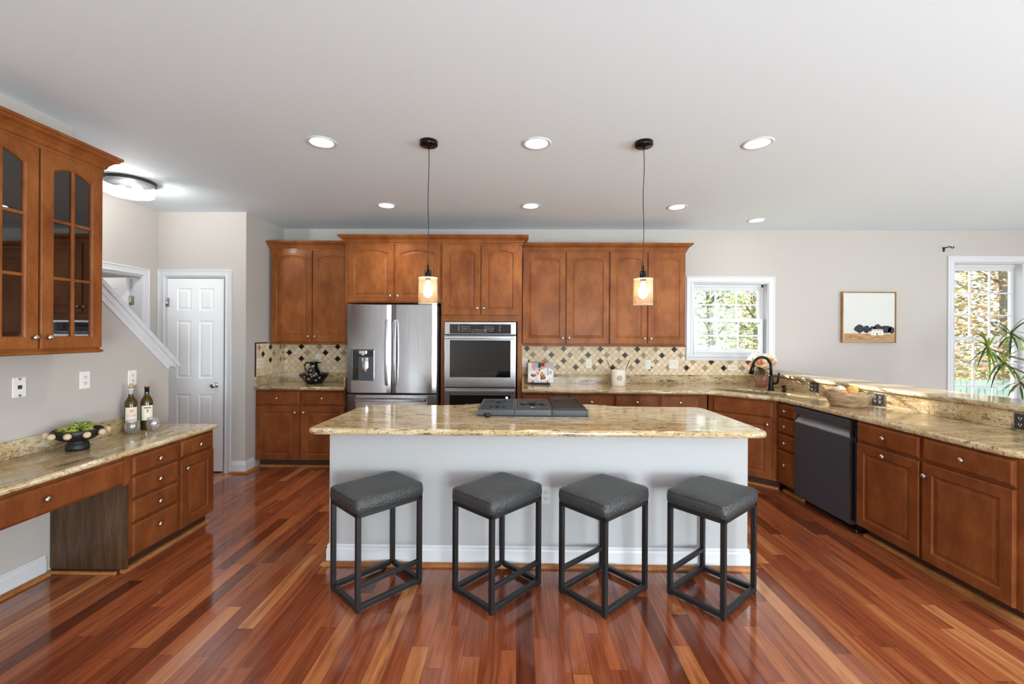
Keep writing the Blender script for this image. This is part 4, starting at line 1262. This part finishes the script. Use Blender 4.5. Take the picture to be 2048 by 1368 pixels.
pi_ = thing('pitcher', 'black pitcher with white painted flowers standing in the basin', 'pitcher', (PC[0] - .005, PC[1], PC[2] + .0155))
mb = MB(); mb.lathe(pit_p + [(.052, .236), (.040, .205), (.041, .18), (.07, .12), (.07, .05), (0, .01)], n=36)
for a, h, s in ((-1.57, .085, .022), (-1.2, .075, .014), (-2.2, .09, .018), (-2.5, .07, .015), (-1.5, .185, .018), (-2.2, .18, .014), (-.8, .10, .016), (-1.85, .065, .013), (-1.7, .14, .012), (.5, .09, .02), (2.2, .1, .02)):
    petal_patch(mb, pit_p, a, h, s, (0, 0, 0))
mb.box(.045, .085, -.014, .014, .222, .236)
mb.build('pitcher_body', [CERB, CERW], pi_)
mb = MB(); mb.tube([(-.048, 0, .222), (-.085, 0, .228), (-.108, 0, .205), (-.108, 0, .165), (-.088, 0, .130), (-.072, 0, .115)], [.010, .009, .009, .009, .009, .010], 10); mb.build('handle', CERB, pi_)

# cookbook on a small easel
CBX, CBY = .268, 5.20
bk = thing('cookbook', 'cookbook with food photo cover propped on a black easel', 'book', (CBX, CBY, CT1 + .022), R(-6))
tilt = Matrix.Rotation(R(-14), 4, 'X')
bwid, bh = .300, .235
cols = {k: mat('cover_' + k, c, .35) for k, c in dict(base=(232, 226, 224), grey=(168, 172, 186), dark=(44, 40, 50), red=(120, 40, 46), pink=(206, 160, 164), skin=(226, 158, 124), cake=(176, 104, 56), cakel=(224, 158, 92), choc=(104, 62, 48), bottle=(168, 184, 190), plate=(246, 242, 240), spine=(240, 232, 220)).items()}
MB(tilt).box(-bwid / 2, bwid / 2, -.004, .016, 0, bh).build('book_block', cols['spine'], bk, bevel=.002)
def disc(mb, cx, cz, rx, rz, mi, y, n=20, rot=0):
    mb.add([(cx + rx * math.cos(2 * PI * k / n + rot), y, cz + rz * math.sin(2 * PI * k / n + rot)) for k in range(n)], [tuple(range(n))], mi)
mb = MB(tilt)
keys = list(cols)
def q(x0, x1, z0, z1, key, lay): mb.add([(x0, -.0042 - lay * .0002, z0), (x1, -.0042 - lay * .0002, z0), (x1, -.0042 - lay * .0002, z1), (x0, -.0042 - lay * .0002, z1)], [(0, 1, 2, 3)], keys.index(key))
def dd2(cx, cz, rx, rz, key, lay): disc(mb, cx, cz, rx, rz, keys.index(key), -.0042 - lay * .0002)
hw = bwid / 2
q(-hw + .025, hw, .0, bh, 'base', 0); q(-.10, .02, .17, bh, 'grey', 1); q(-.03, .0, .175, bh, 'dark', 2); q(0, .045, .18, bh, 'red', 2); q(.045, hw - .03, .175, bh, 'pink', 1); q(hw - .035, hw, .15, bh, 'grey', 2)
dd2(-.09, .195, .018, .035, 'skin', 3); dd2(-.075, .165, .012, .028, 'pink', 4); dd2(.025, .180, .028, .015, 'skin', 3); dd2(.010, .165, .016, .010, 'skin', 4)
dd2(-.085, .085, .058, .045, 'plate', 3); dd2(-.085, .088, .032, .022, 'choc', 4); dd2(-.080, .098, .024, .012, 'pink', 5)
dd2(-.035, .125, .018, .040, 'skin', 3); dd2(-.035, .128, .012, .026, 'plate', 4); dd2(-.035, .118, .011, .014, 'cakel', 5); dd2(-.013, .15, .008, .016, 'dark', 4)
dd2(.025, .055, .082, .048, 'grey', 2); dd2(.025, .056, .078, .044, 'plate', 3); q(.0, .045, .035, .085, 'choc', 4); dd2(.022, .09, .028, .018, 'cake', 5); dd2(.020, .10, .02, .012, 'cakel', 6); dd2(.04, .06, .024, .024, 'cake', 5); dd2(.015, .115, .014, .006, 'dark', 6)
dd2(.11, .115, .035, .05, 'plate', 2); dd2(.118, .12, .018, .024, 'grey', 3); q(.075, .097, .09, .17, 'bottle', 5); q(.081, .091, .17, .225, 'bottle', 5); dd2(.086, .09, .011, .006, 'bottle', 6)
mb.build('cover_photo', [cols[k] for k in keys], bk)
ez = thing('book_easel', 'small black easel holding the cookbook', 'easel', (CBX, CBY, CT1), R(-6))
mb = MB()
mb.box(-.11, .11, -.03, -.012, .0, .010); mb.box(-.11, -.10, -.03, .12, 0, .008); mb.box(.10, .11, -.03, .12, 0, .008)
mb.box(-.11, .11, -.028, .030, .010, .0205)
mb.build('base_frame', BLACKM, ez)
for s in (-.085, .085):
    mb = MB(); mb.box(s - .005, s + .005, -.030, -.022, .0205, .05); mb.box(s - .010, s + .010, -.034, -.022, .0, .0265); mb.build('prong', BLACKM, ez, bevel=.002)
mb = MB(); mb.tube([(0, .115, .008), (0, .075, .15)], .005, 8); mb.build('back_prop', BLACKM, ez)

cr = thing('utensil_crock', 'cream stoneware utensil crock with embossed medallion', 'crock', (1.172, 5.14, CT1))
mb = MB(); mb.lathe([(.076, 0), (.080, .006), (.082, .1), (.081, .172), (.084, .178), (.082, .184), (.077, .182), (.076, .17), (.075, .02), (0, .015)], n=40, sy=.75); mb.build('crock_body', CROCK, cr)
mb = MB(); mb.lathe([(.030, -.0005), (.030, -.0025), (.027, -.0025), (.027, -.0005)], (.0, -.0625, .095), 24, axis='y')
for k in range(8):
    a = 2 * PI * k / 8; mb.lathe([(.007, 0), (.006, -.0025), (0, -.003)], (.017 * math.cos(a), -.0622, .095 + .017 * math.sin(a)), 10, axis='y')
mb.lathe([(.008, 0), (.006, -.003), (0, -.0035)], (0, -.0622, .095), 12, axis='y'); mb.build('medallion', CROCK, cr)
UT = wood('utensil_wood', (110, 76, 48), (142, 104, 70), (166, 128, 92), rough=.5, coat=0)
for s, lb in ((-1, 'slim curved utensil leaning left out of the crock'), (1, 'slim curved utensil leaning right out of the crock')):
    mb = MB(); pts = [(1.172 + s * (.035 + .075 * t ** 1.0 + .025 * t * t), 5.14 + .02 * t, CT1 + .03 + .27 * t - (.05 * (1 - t))*0) for t in [k / 10 for k in range(11)]]
    mb.tube(pts, [.004] * 7 + [.005, .006, .006, .003], 8); o = mb.build('utensil', UT); tag(o, lb, 'utensil', 'utensils in the crock')

# faucet, soap dispenser
fa = thing('faucet', 'oil-rubbed bronze gooseneck faucet at the corner sink', 'faucet', (2.728, 4.780, CT1))
MB().lathe([(.034, 0), (.034, .006), (.028, .02), (.024, .06), (.022, .16), (.018, .17)], n=24).build('faucet_body', ORB, fa)
dr = Vector((-.97, -.24)); pts = [(0, 0, .15), (0, 0, .24)]
for k in range(0, 13):
    a = PI * k / 12 * .97; pts.append((dr.x * .115 * (1 - math.cos(a)), dr.y * .115 * (1 - math.cos(a)), .255 + .105 * math.sin(a)))
e0 = pts[-1]
MB().tube(pts, .0145, 14).build('spout', ORB, fa)
MB().tube([(e0[0], e0[1], e0[2] + .005), (e0[0] - .006, e0[1], e0[2] - .02), (e0[0] - .018, e0[1], e0[2] - .085)], [.016, .018, .026], 16).build('spray_head', ORB, fa)
mb = MB(); mb.tube([(.015, -.005, .075), (.055, -.02, .085)], .014, 12); mb.tube([(.055, -.02, .082), (.066, -.024, .13), (.070, -.026, .195)], [.012, .009, .010], 10); mb.build('lever_handle', ORB, fa)
so = thing('soap_dispenser', 'small dark soap dispenser beside the faucet', 'soap dispenser', (2.820, 4.700, CT1))
MB().lathe([(.022, 0), (.022, .01), (.013, .02), (.013, .045), (.018, .05), (.018, .065), (0, .068)], n=16).build('pump_body', ORB, so)
MB().tube([(0, 0, .06), (-.03, -.02, .062), (-.045, -.03, .055)], .006, 8).build('spout', ORB, so)

# vase and roses
VX, VY = 2.795, 5.080
va = thing('glass_vase', 'round pink ribbed glass vase behind the faucet', 'vase', (VX, VY, CT1))
prof = [(.030, .0), (.048, .012), (.066, .045), (.073, .080), (.066, .118), (.046, .150), (.026, .172), (.022, .195), (.030, .215)]
n = 48; rings = []
for r, h in prof + [(r - .003, h) for r, h in prof[::-1]]:
    rings.append([((r + .0025 * math.cos(k * PI / 2)) * math.cos(2 * PI * k / n), (r + .0025 * math.cos(k * PI / 2)) * math.sin(2 * PI * k / n), h + .001) for k in range(n)])
mb = MB(); mb.loops(rings, smooth=True); mb.build('vase_body', PINKGL, va)
mb = MB(); mb.lathe([(.028, .003), (.044, .014), (0, .015)], n=24); mb.build('vase_base', PINKGL, va)
def rose(c, r, mi, label, seed, tiltx=0.0, tilty=0.0):
    rr = random.Random(seed)
    M = Matrix.Rotation(tiltx, 4, 'X') @ Matrix.Rotation(tilty, 4, 'Y')
    t = thing('rose', label, 'flower', c, 0, 'roses in the pink vase')
    mb = MB()
    for layer, (n, rad, open_, hgt) in enumerate(((3, .22, .0, 1.0), (4, .42, .12, .95), (5, .62, .30, .80), (6, .82, .55, .62), (7, 1.0, .9, .42))):
        for k in range(n):
            az = 2 * PI * k / n + layer * .7 + rr.uniform(-.15, .15); half = PI / n * 1.35
            g = []
            for j in range(5):
                v = j / 4; row = []
                for i in range(6):
                    u = 2 * i / 5 - 1
                    rad_ = r * (rad * (.35 + .65 * math.sin(v * PI / 2)) + open_ * .35 * v * v) * (1 - .05 * abs(u))
                    an = az + u * half * (.55 + .45 * math.sin(PI * min(1, v + .25)))
                    row.append((rad_ * math.cos(an), rad_ * math.sin(an), r * (-.55 + (hgt + .45) * v - .10 * u * u * v - open_ * .32 * v ** 3)))
                g.append(row)
            mb.loops(g, 0, False, smooth=True, xf=M)
    mb.build('bloom', ROSES[mi], t)
    mb = MB(); e = Vector((VX - c[0], VY - c[1], CT1 + .10 - c[2])); mb.tube([M @ Vector((0, 0, -r * .4)), e * .45 + Vector((0, 0, -.01)), e * .97], .003, 6)
    mb.build('stem', GREENL[0], t)
for i, (dx, dy, z, r, mi, lb) in enumerate(((-.055, -.055, 1.205, .052, 0, 'large peach rose framed inside the faucet arch'), (-.115, -.02, 1.165, .042, 0, 'peach rose at the left of the bouquet'), (-.045, .03, 1.300, .046, 2, 'white rose at the top of the bouquet'),
        (.085, .0, 1.255, .050, 1, 'cream rose at the upper right of the bouquet'), (.100, -.045, 1.200, .046, 3, 'pale peach rose at the right of the bouquet'), (.02, -.06, 1.145, .040, 3, 'pale rose low in the middle of the bouquet'), (-.095, .035, 1.245, .042, 2, 'white rose at the upper left of the bouquet'), (.145, .01, 1.215, .034, 2, 'small white flower at the far right of the bouquet'), (.02, .03, 1.235, .045, 1, 'cream rose in the middle of the bouquet'))):
    rose((VX + dx, VY + dy, z), r, mi, lb, i, R(35) if dy < 0 else R(10), R(dx * 250))
mb = MB(); rr = random.Random(3)
def leaf(mb, p, az, el, ln, wd, mi, droop=.2, n=4):
    M = Matrix.Translation(p) @ Matrix.Rotation(az, 4, 'Z') @ Matrix.Rotation(-el, 4, 'Y')
    rows = []
    for j in range(n + 1):
        s = j / n; wq = wd * math.sin(PI * min(1, s * .92 + .08)) ** .8
        z = -droop * ln * s * s
        rows.append([(ln * s, -wq, z + wq * .25), (ln * s, 0, z), (ln * s, wq, z + wq * .25)])
    mb.loops(rows, mi, False, smooth=True, xf=M)
for k in range(12):
    leaf(mb, (0, 0, .17), 2 * PI * k / 12 + rr.uniform(-.2, .2), R(rr.uniform(5, 50)), rr.uniform(.10, .16), .022, rr.choice((0, 2)))
mb.tube([(0, 0, .05), (0, 0, .20)], .006, 6, 0)
o = mb.build('rose_leaves', GREENL, None, (VX, VY, CT1)); tag(o, 'dark green leaves under the roses in the vase', 'leaves')

# wooden bowl with decorative fruit
BX, BY = 2.795, 3.765
wb = thing('wooden_bowl', 'whitewashed wooden bowl of fruit on the right counter', 'bowl', (BX, BY, CT1))
MB().lathe([(r * .86, h) for r, h in [(.135, 0), (.142, .004), (.150, .010), (.150, .018), (.168, .045), (.190, .085), (.202, .098), (.206, .122), (.200, .126), (.188, .120), (.160, .06), (.13, .022), (0, .018)]], n=48).build('bowl_body', BOWLW, wb)
def fruit(dx, dy, dz, r, m, label, cat, sz=.92, lumps=0.0):
    dx, dy, r = dx * .86, dy * .86, r * .88
    mb = MB(); n = 20; rings = []
    rr = random.Random(int(dx * 1e4))
    for i in range(11):
        a = PI * i / 10
        rings.append([(r * math.sin(a) * math.cos(2 * PI * k / n) * (1 + lumps * math.sin(5 * 2 * PI * k / n)), r * math.sin(a) * math.sin(2 * PI * k / n) * (1 + lumps * math.sin(5 * 2 * PI * k / n)), -r * sz * math.cos(a)) for k in range(n)])
    mb.loops(rings, smooth=True)
    mb.lathe([(.003, r * sz - .004), (.002, r * sz + .006), (0, r * sz + .006)], n=6)
    o = mb.build(cat.replace(' ', '_'), m, None, (BX + dx, BY + dy, CT1 + dz)); tag(o, label, cat, 'fruit in the wooden bowl')
OR1 = mat('orange_skin', (232, 160, 80), .5, bump=(90, .15)); YEL = mat('yellow_skin', (230, 182, 96), .5, bump=(60, .2))
def swirl(name, a, b, th):
    m = mat(name, a, .25); nt = m.node_tree; bs = nt.nodes['Principled BSDF']
    tx = N(nt, 'ShaderNodeTexNoise', Scale=9.0, Detail=1.5, Distortion=.6); L(nt, pos(nt), tx.inputs['Vector'])
    L(nt, ramp(nt, tx.outputs['Fac'], [(th - .02, a), (th + .02, b)]), bs.inputs['Base Color']); return m
NAVY = swirl('navy_white_swirl', (26, 36, 58), (226, 224, 216), .5); GRW = swirl('green_white_swirl', (228, 228, 214), (28, 84, 50), .5)
fruit(-.085, -.055, .105, .046, OR1, 'orange fruit at the left front of the wooden bowl', 'fruit')
fruit(-.005, -.075, .112, .047, OR1, 'orange fruit at the middle front of the wooden bowl', 'fruit')
fruit(-.040, .045, .128, .048, NAVY, 'navy and white decorative ball in the wooden bowl', 'decorative ball')
fruit(.060, .015, .130, .047, YEL, 'lumpy yellow fruit at the back of the wooden bowl', 'fruit', .95, .06)
fruit(.070, -.085, .094, .042, YEL, 'yellow fruit low at the front of the wooden bowl', 'fruit')
fruit(.125, .0, .100, .042, GRW, 'green and white decorative ball at the right of the bowl', 'decorative ball')

# ------------------------------------------------------------------ painting, curtain bracket, house plant
pt = thing('painting', 'small landscape painting of a white farmhouse in a wooden frame', 'painting', (3.945, YB, 1.424))
pw, ph = .645, .622
mb = MB()
mb.box(0, pw, -.040, 0, 0, .010); mb.box(0, pw, -.040, 0, ph - .010, ph); mb.box(0, .010, -.040, 0, .010, ph - .010); mb.box(pw - .010, pw, -.040, 0, .010, ph - .010); mb.build('frame', FRAMEW, pt)
ks = list(CANV); mb = MB()
mb.box(.016, pw - .016, -.032, -.002, .016, ph - .016, ks.index('rim'))
def cq(pts, key, lay): mb.add([(x, -.0322 - lay * .0003, z) for x, z in pts], [tuple(range(len(pts)))], ks.index(key))
a, b = .018, pw - .018
cq([(a, .12), (b, .12), (b, ph - .018), (a, ph - .018)], 'sky', 1); cq([(a, .018), (b, .018), (b, .115), (a, .12)], 'field', 2)
rr = random.Random(5)
for k in range(46):
    x, z = rr.uniform(a + .01, b - .09), rr.uniform(.028, .098); l = rr.uniform(.02, .08); cq([(x, z), (x + l, z + .001), (x + l * .8, z + .005), (x + .004, z + .004)], rr.choice(('soil', 'soil', 'fence')), 3)
cq([(a, .112), (b, .108), (b, .136), (a, .130)], 'fence', 3)
for k in range(26):
    x = a + .012 + k * .023; cq([(x, .112), (x + .004, .112), (x + .004, .134), (x, .134)], 'rim', 4)
def blob(cx, cz, rx, rz, key, lay, n=18):
    cq([(cx + rx * (1 + .10 * math.sin(3 * t + cx * 50)) * math.cos(t), max(.108, cz + rz * (1 + .1 * math.cos(4 * t + cx * 30)) * math.sin(t))) for t in [2 * PI * k / n for k in range(n)]], key, lay)
for cx, cz, rx, rz in ((.205, .172, .062, .048), (.292, .166, .038, .046), (.365, .165, .04, .038), (.425, .178, .055, .046), (.525, .165, .062, .048), (.588, .155, .040, .042)): blob(cx, cz, rx, rz, 'tree', 5)
for x in (.203, .292, .43): cq([(x, .10), (x + .008, .10), (x + .008, .14), (x, .14)], 'tree', 5)
cq([(.345, .095), (.495, .095), (.490, .150), (.347, .150)], 'house', 6); cq([(.347, .142), (.492, .142), (.484, .168), (.358, .168)], 'roof', 7)
for x, w_, z0, z1 in ((.368, .012, .112, .124), (.410, .014, .096, .124), (.448, .012, .112, .124)): cq([(x, z0), (x + w_, z0), (x + w_, z1), (x, z1)], 'dark', 8)
mb.build('canvas', [CANV[k] for k in ks], pt)
cb = thing('curtain_bracket', 'small black curtain rod bracket left on the wall', 'bracket', (5.185, YB, 2.575))
mb = MB(); mb.box(-.010, .010, -.006, 0, -.035, .02); mb.tube([(0, 0, .005), (0.0, -.06, .012), (.0, -.09, .010), (.004, -.10, -.008), (.006, -.115, -.012), (.006, -.125, .006)], .006, 8); mb.build('bracket_arm', BLACKM, cb)
MB().box(-.010, .010, -.008, -.006, -.035, .02).build('wall_flange', BLACKM, cb)

hp = thing('house_plant', 'spiky dracaena plant in front of the tall right window', 'plant', (5.25, 4.35, 0))
MB().lathe([(.13, 0), (.16, .30), (.17, .32), (.15, .32), (.13, .26), (0, .26)], n=28).build('pot', CROCK, hp)
STEMM = mat('dracaena_stem', (96, 84, 60), .7)
heads = []
mb = MB()
for hx, hz_, dy in ((4.58, 1.395, .0), (4.745, 1.250, .02), (4.86, 1.54, .05), (5.08, 1.22, .0), (5.0, 1.05, .1), (5.3, 1.6, 0)):
    pth = [(0, 0, .26), (.05, dy, .75), ((hx - 5.25) * .35 + .12, dy, hz_ - .22), ((hx - 5.25) * .75, dy, hz_ - .06), (hx - 5.25, dy, hz_)]
    P2 = []
    for i in range(len(pth) - 1):
        for k in range(4):
            t = k / 4; p0, p1, p2, p3 = (Vector(pth[max(0, i - 1)]), Vector(pth[i]), Vector(pth[i + 1]), Vector(pth[min(len(pth) - 1, i + 2)]))
            P2.append(.5 * ((2 * p1) + (p2 - p0) * t + (2 * p0 - 5 * p1 + 4 * p2 - p3) * t * t + (3 * p1 - p0 - 3 * p2 + p3) * t ** 3))
    P2.append(Vector(pth[-1])); mb.tube(P2, .008, 6); heads.append(Vector(pth[-1]))
mb.build('stems', STEMM, hp)
rr = random.Random(11)
for hd in heads:
    mb = MB()
    for k in range(26):
        leaf(mb, hd + Vector((0, 0, rr.uniform(-.03, .03))), rr.uniform(0, 2 * PI), R(rr.uniform(-40, 75)), rr.uniform(.16, .28), .009, rr.choice((0, 1, 1, 2)), rr.uniform(.2, .7), 6)
    mb.build('leaf_tuft', GREENL, hp)

# ------------------------------------------------------------------ outside
gm = mat('lawn', (126, 136, 82), .9, bump=(20, .5))
struct('ground', MB().box(-25, 45, YB + .2, 60, -.55, -.45), gm)
BARK = mat('tree_bark', (96, 86, 76), .9)
def leafmat(name, c):
    m = mat(name, c, .7); nt = m.node_tree
    tl = nt.nodes.new('ShaderNodeBsdfTranslucent'); tl.inputs[0].default_value = (*s2l(c), 1)
    mx = nt.nodes.new('ShaderNodeMixShader'); mx.inputs[0].default_value = .5
    L(nt, nt.nodes['Principled BSDF'].outputs[0], mx.inputs[1]); L(nt, tl.outputs[0], mx.inputs[2]); L(nt, mx.outputs[0], nt.nodes['Material Output'].inputs[0])
    return m
LV = {k: [leafmat('foliage_' + k, c) for c in v] for k, v in dict(autumn=((196, 158, 112), (176, 158, 104), (120, 122, 86), (216, 190, 150)), green=((110, 136, 90), (150, 172, 120), (90, 116, 84), (184, 190, 130)), gold=((206, 184, 118), (184, 142, 100), (150, 150, 100), (104, 118, 82))).items()}
def tree(x, y, h, cr_, kind, label, n=1800, ls=.16, seed=0, z0=-.45, low=.25):
    rr = random.Random(seed)
    t = thing('tree', label, 'tree', (x, y, z0), 0, 'trees outside the windows')
    mb = MB(); mb.tube([(0, 0, 0), (.05, .0, h * .35), (-.05, .05, h * .7), (0, 0, h * .92)], [.16 * h / 6, .12 * h / 6, .07 * h / 6, .02], 8)
    for k in range(9):
        a = rr.uniform(0, 2 * PI); zz = h * rr.uniform(.25, .75); l = cr_ * rr.uniform(.6, .95)
        mb.tube([(0, 0, zz), (l * .5 * math.cos(a), l * .5 * math.sin(a), zz + l * .3), (l * math.cos(a), l * math.sin(a), zz + l * .45)], [.04, .025, .01], 5)
    mb.build('trunk', BARK, t)
    mb = MB()
    for k in range(n):
        a = rr.uniform(0, 2 * PI); q_ = rr.random() ** .5; zz = rr.uniform(low, 1.0)
        rad = cr_ * q_ * math.sin(PI * min(1, (zz - low) / (1 - low) * .85 + .15)) ** .6
        c = Vector((rad * math.cos(a), rad * math.sin(a), h * zz)); s = ls * rr.uniform(.5, 1.2)
        u = Vector((rr.gauss(0, 1), rr.gauss(0, 1), rr.gauss(0, 1))).normalized(); v_ = u.orthogonal().normalized()
        mb.add([c - u * s, c + v_ * s * .55, c + u * s, c - v_ * s * .55], [(0, 1, 2, 3)], rr.randrange(4))
    mb.build('crown', LV[kind], t)
tree(5.0, 11.5, 4.2, 1.7, 'green', 'pale green tree seen through the left panes of the sink window', 4400, 0.072, 1, low=.08)
tree(7.2, 13.5, 4.6, 1.6, 'gold', 'golden tree seen through the right panes of the sink window', 4400, 0.077, 2, low=.10)
tree(3.6, 14.5, 5.2, 1.8, 'green', 'tall thin tree far behind the left of the sink window', 2860, 0.083, 3, low=.15)
tree(12.0, 11.0, 6.2, 2.2, 'autumn', 'orange autumn tree filling the tall right window', 7040, 0.077, 4, low=.05)
tree(14.5, 12.5, 7.0, 2.4, 'gold', 'golden tree beside the orange one outside the tall window', 6600, 0.083, 5, low=.05)
tree(13.2, 16.0, 8.0, 2.6, 'green', 'green tree behind the autumn trees outside', 5280, 0.099, 6, low=.05)
tree(9.6, 15.5, 6.5, 2.3, 'autumn', 'autumn tree between the two windows, left of the orange one', 5280, 0.088, 8, low=.05)
tree(17.0, 15.0, 7.5, 2.6, 'autumn', 'orange tree at the far right of the yard', 4840, 0.099, 9, low=.05)
fe = thing('yard_fence', 'pale green board fence low outside the tall right window', 'fence', (8.5, 9.6, -.45))
mb = MB()
for k in range(70): mb.box(k * .13, k * .13 + .105, 0, .02, .0, 1.02)
mb.build('boards', mat('fence_paint', (150, 172, 166), .8), fe)
mb = MB(); mb.box(0, 9.1, .02, .06, .25, .33); mb.box(0, 9.1, .02, .06, .75, .83); mb.build('rails', MATS['fence_paint'], fe)
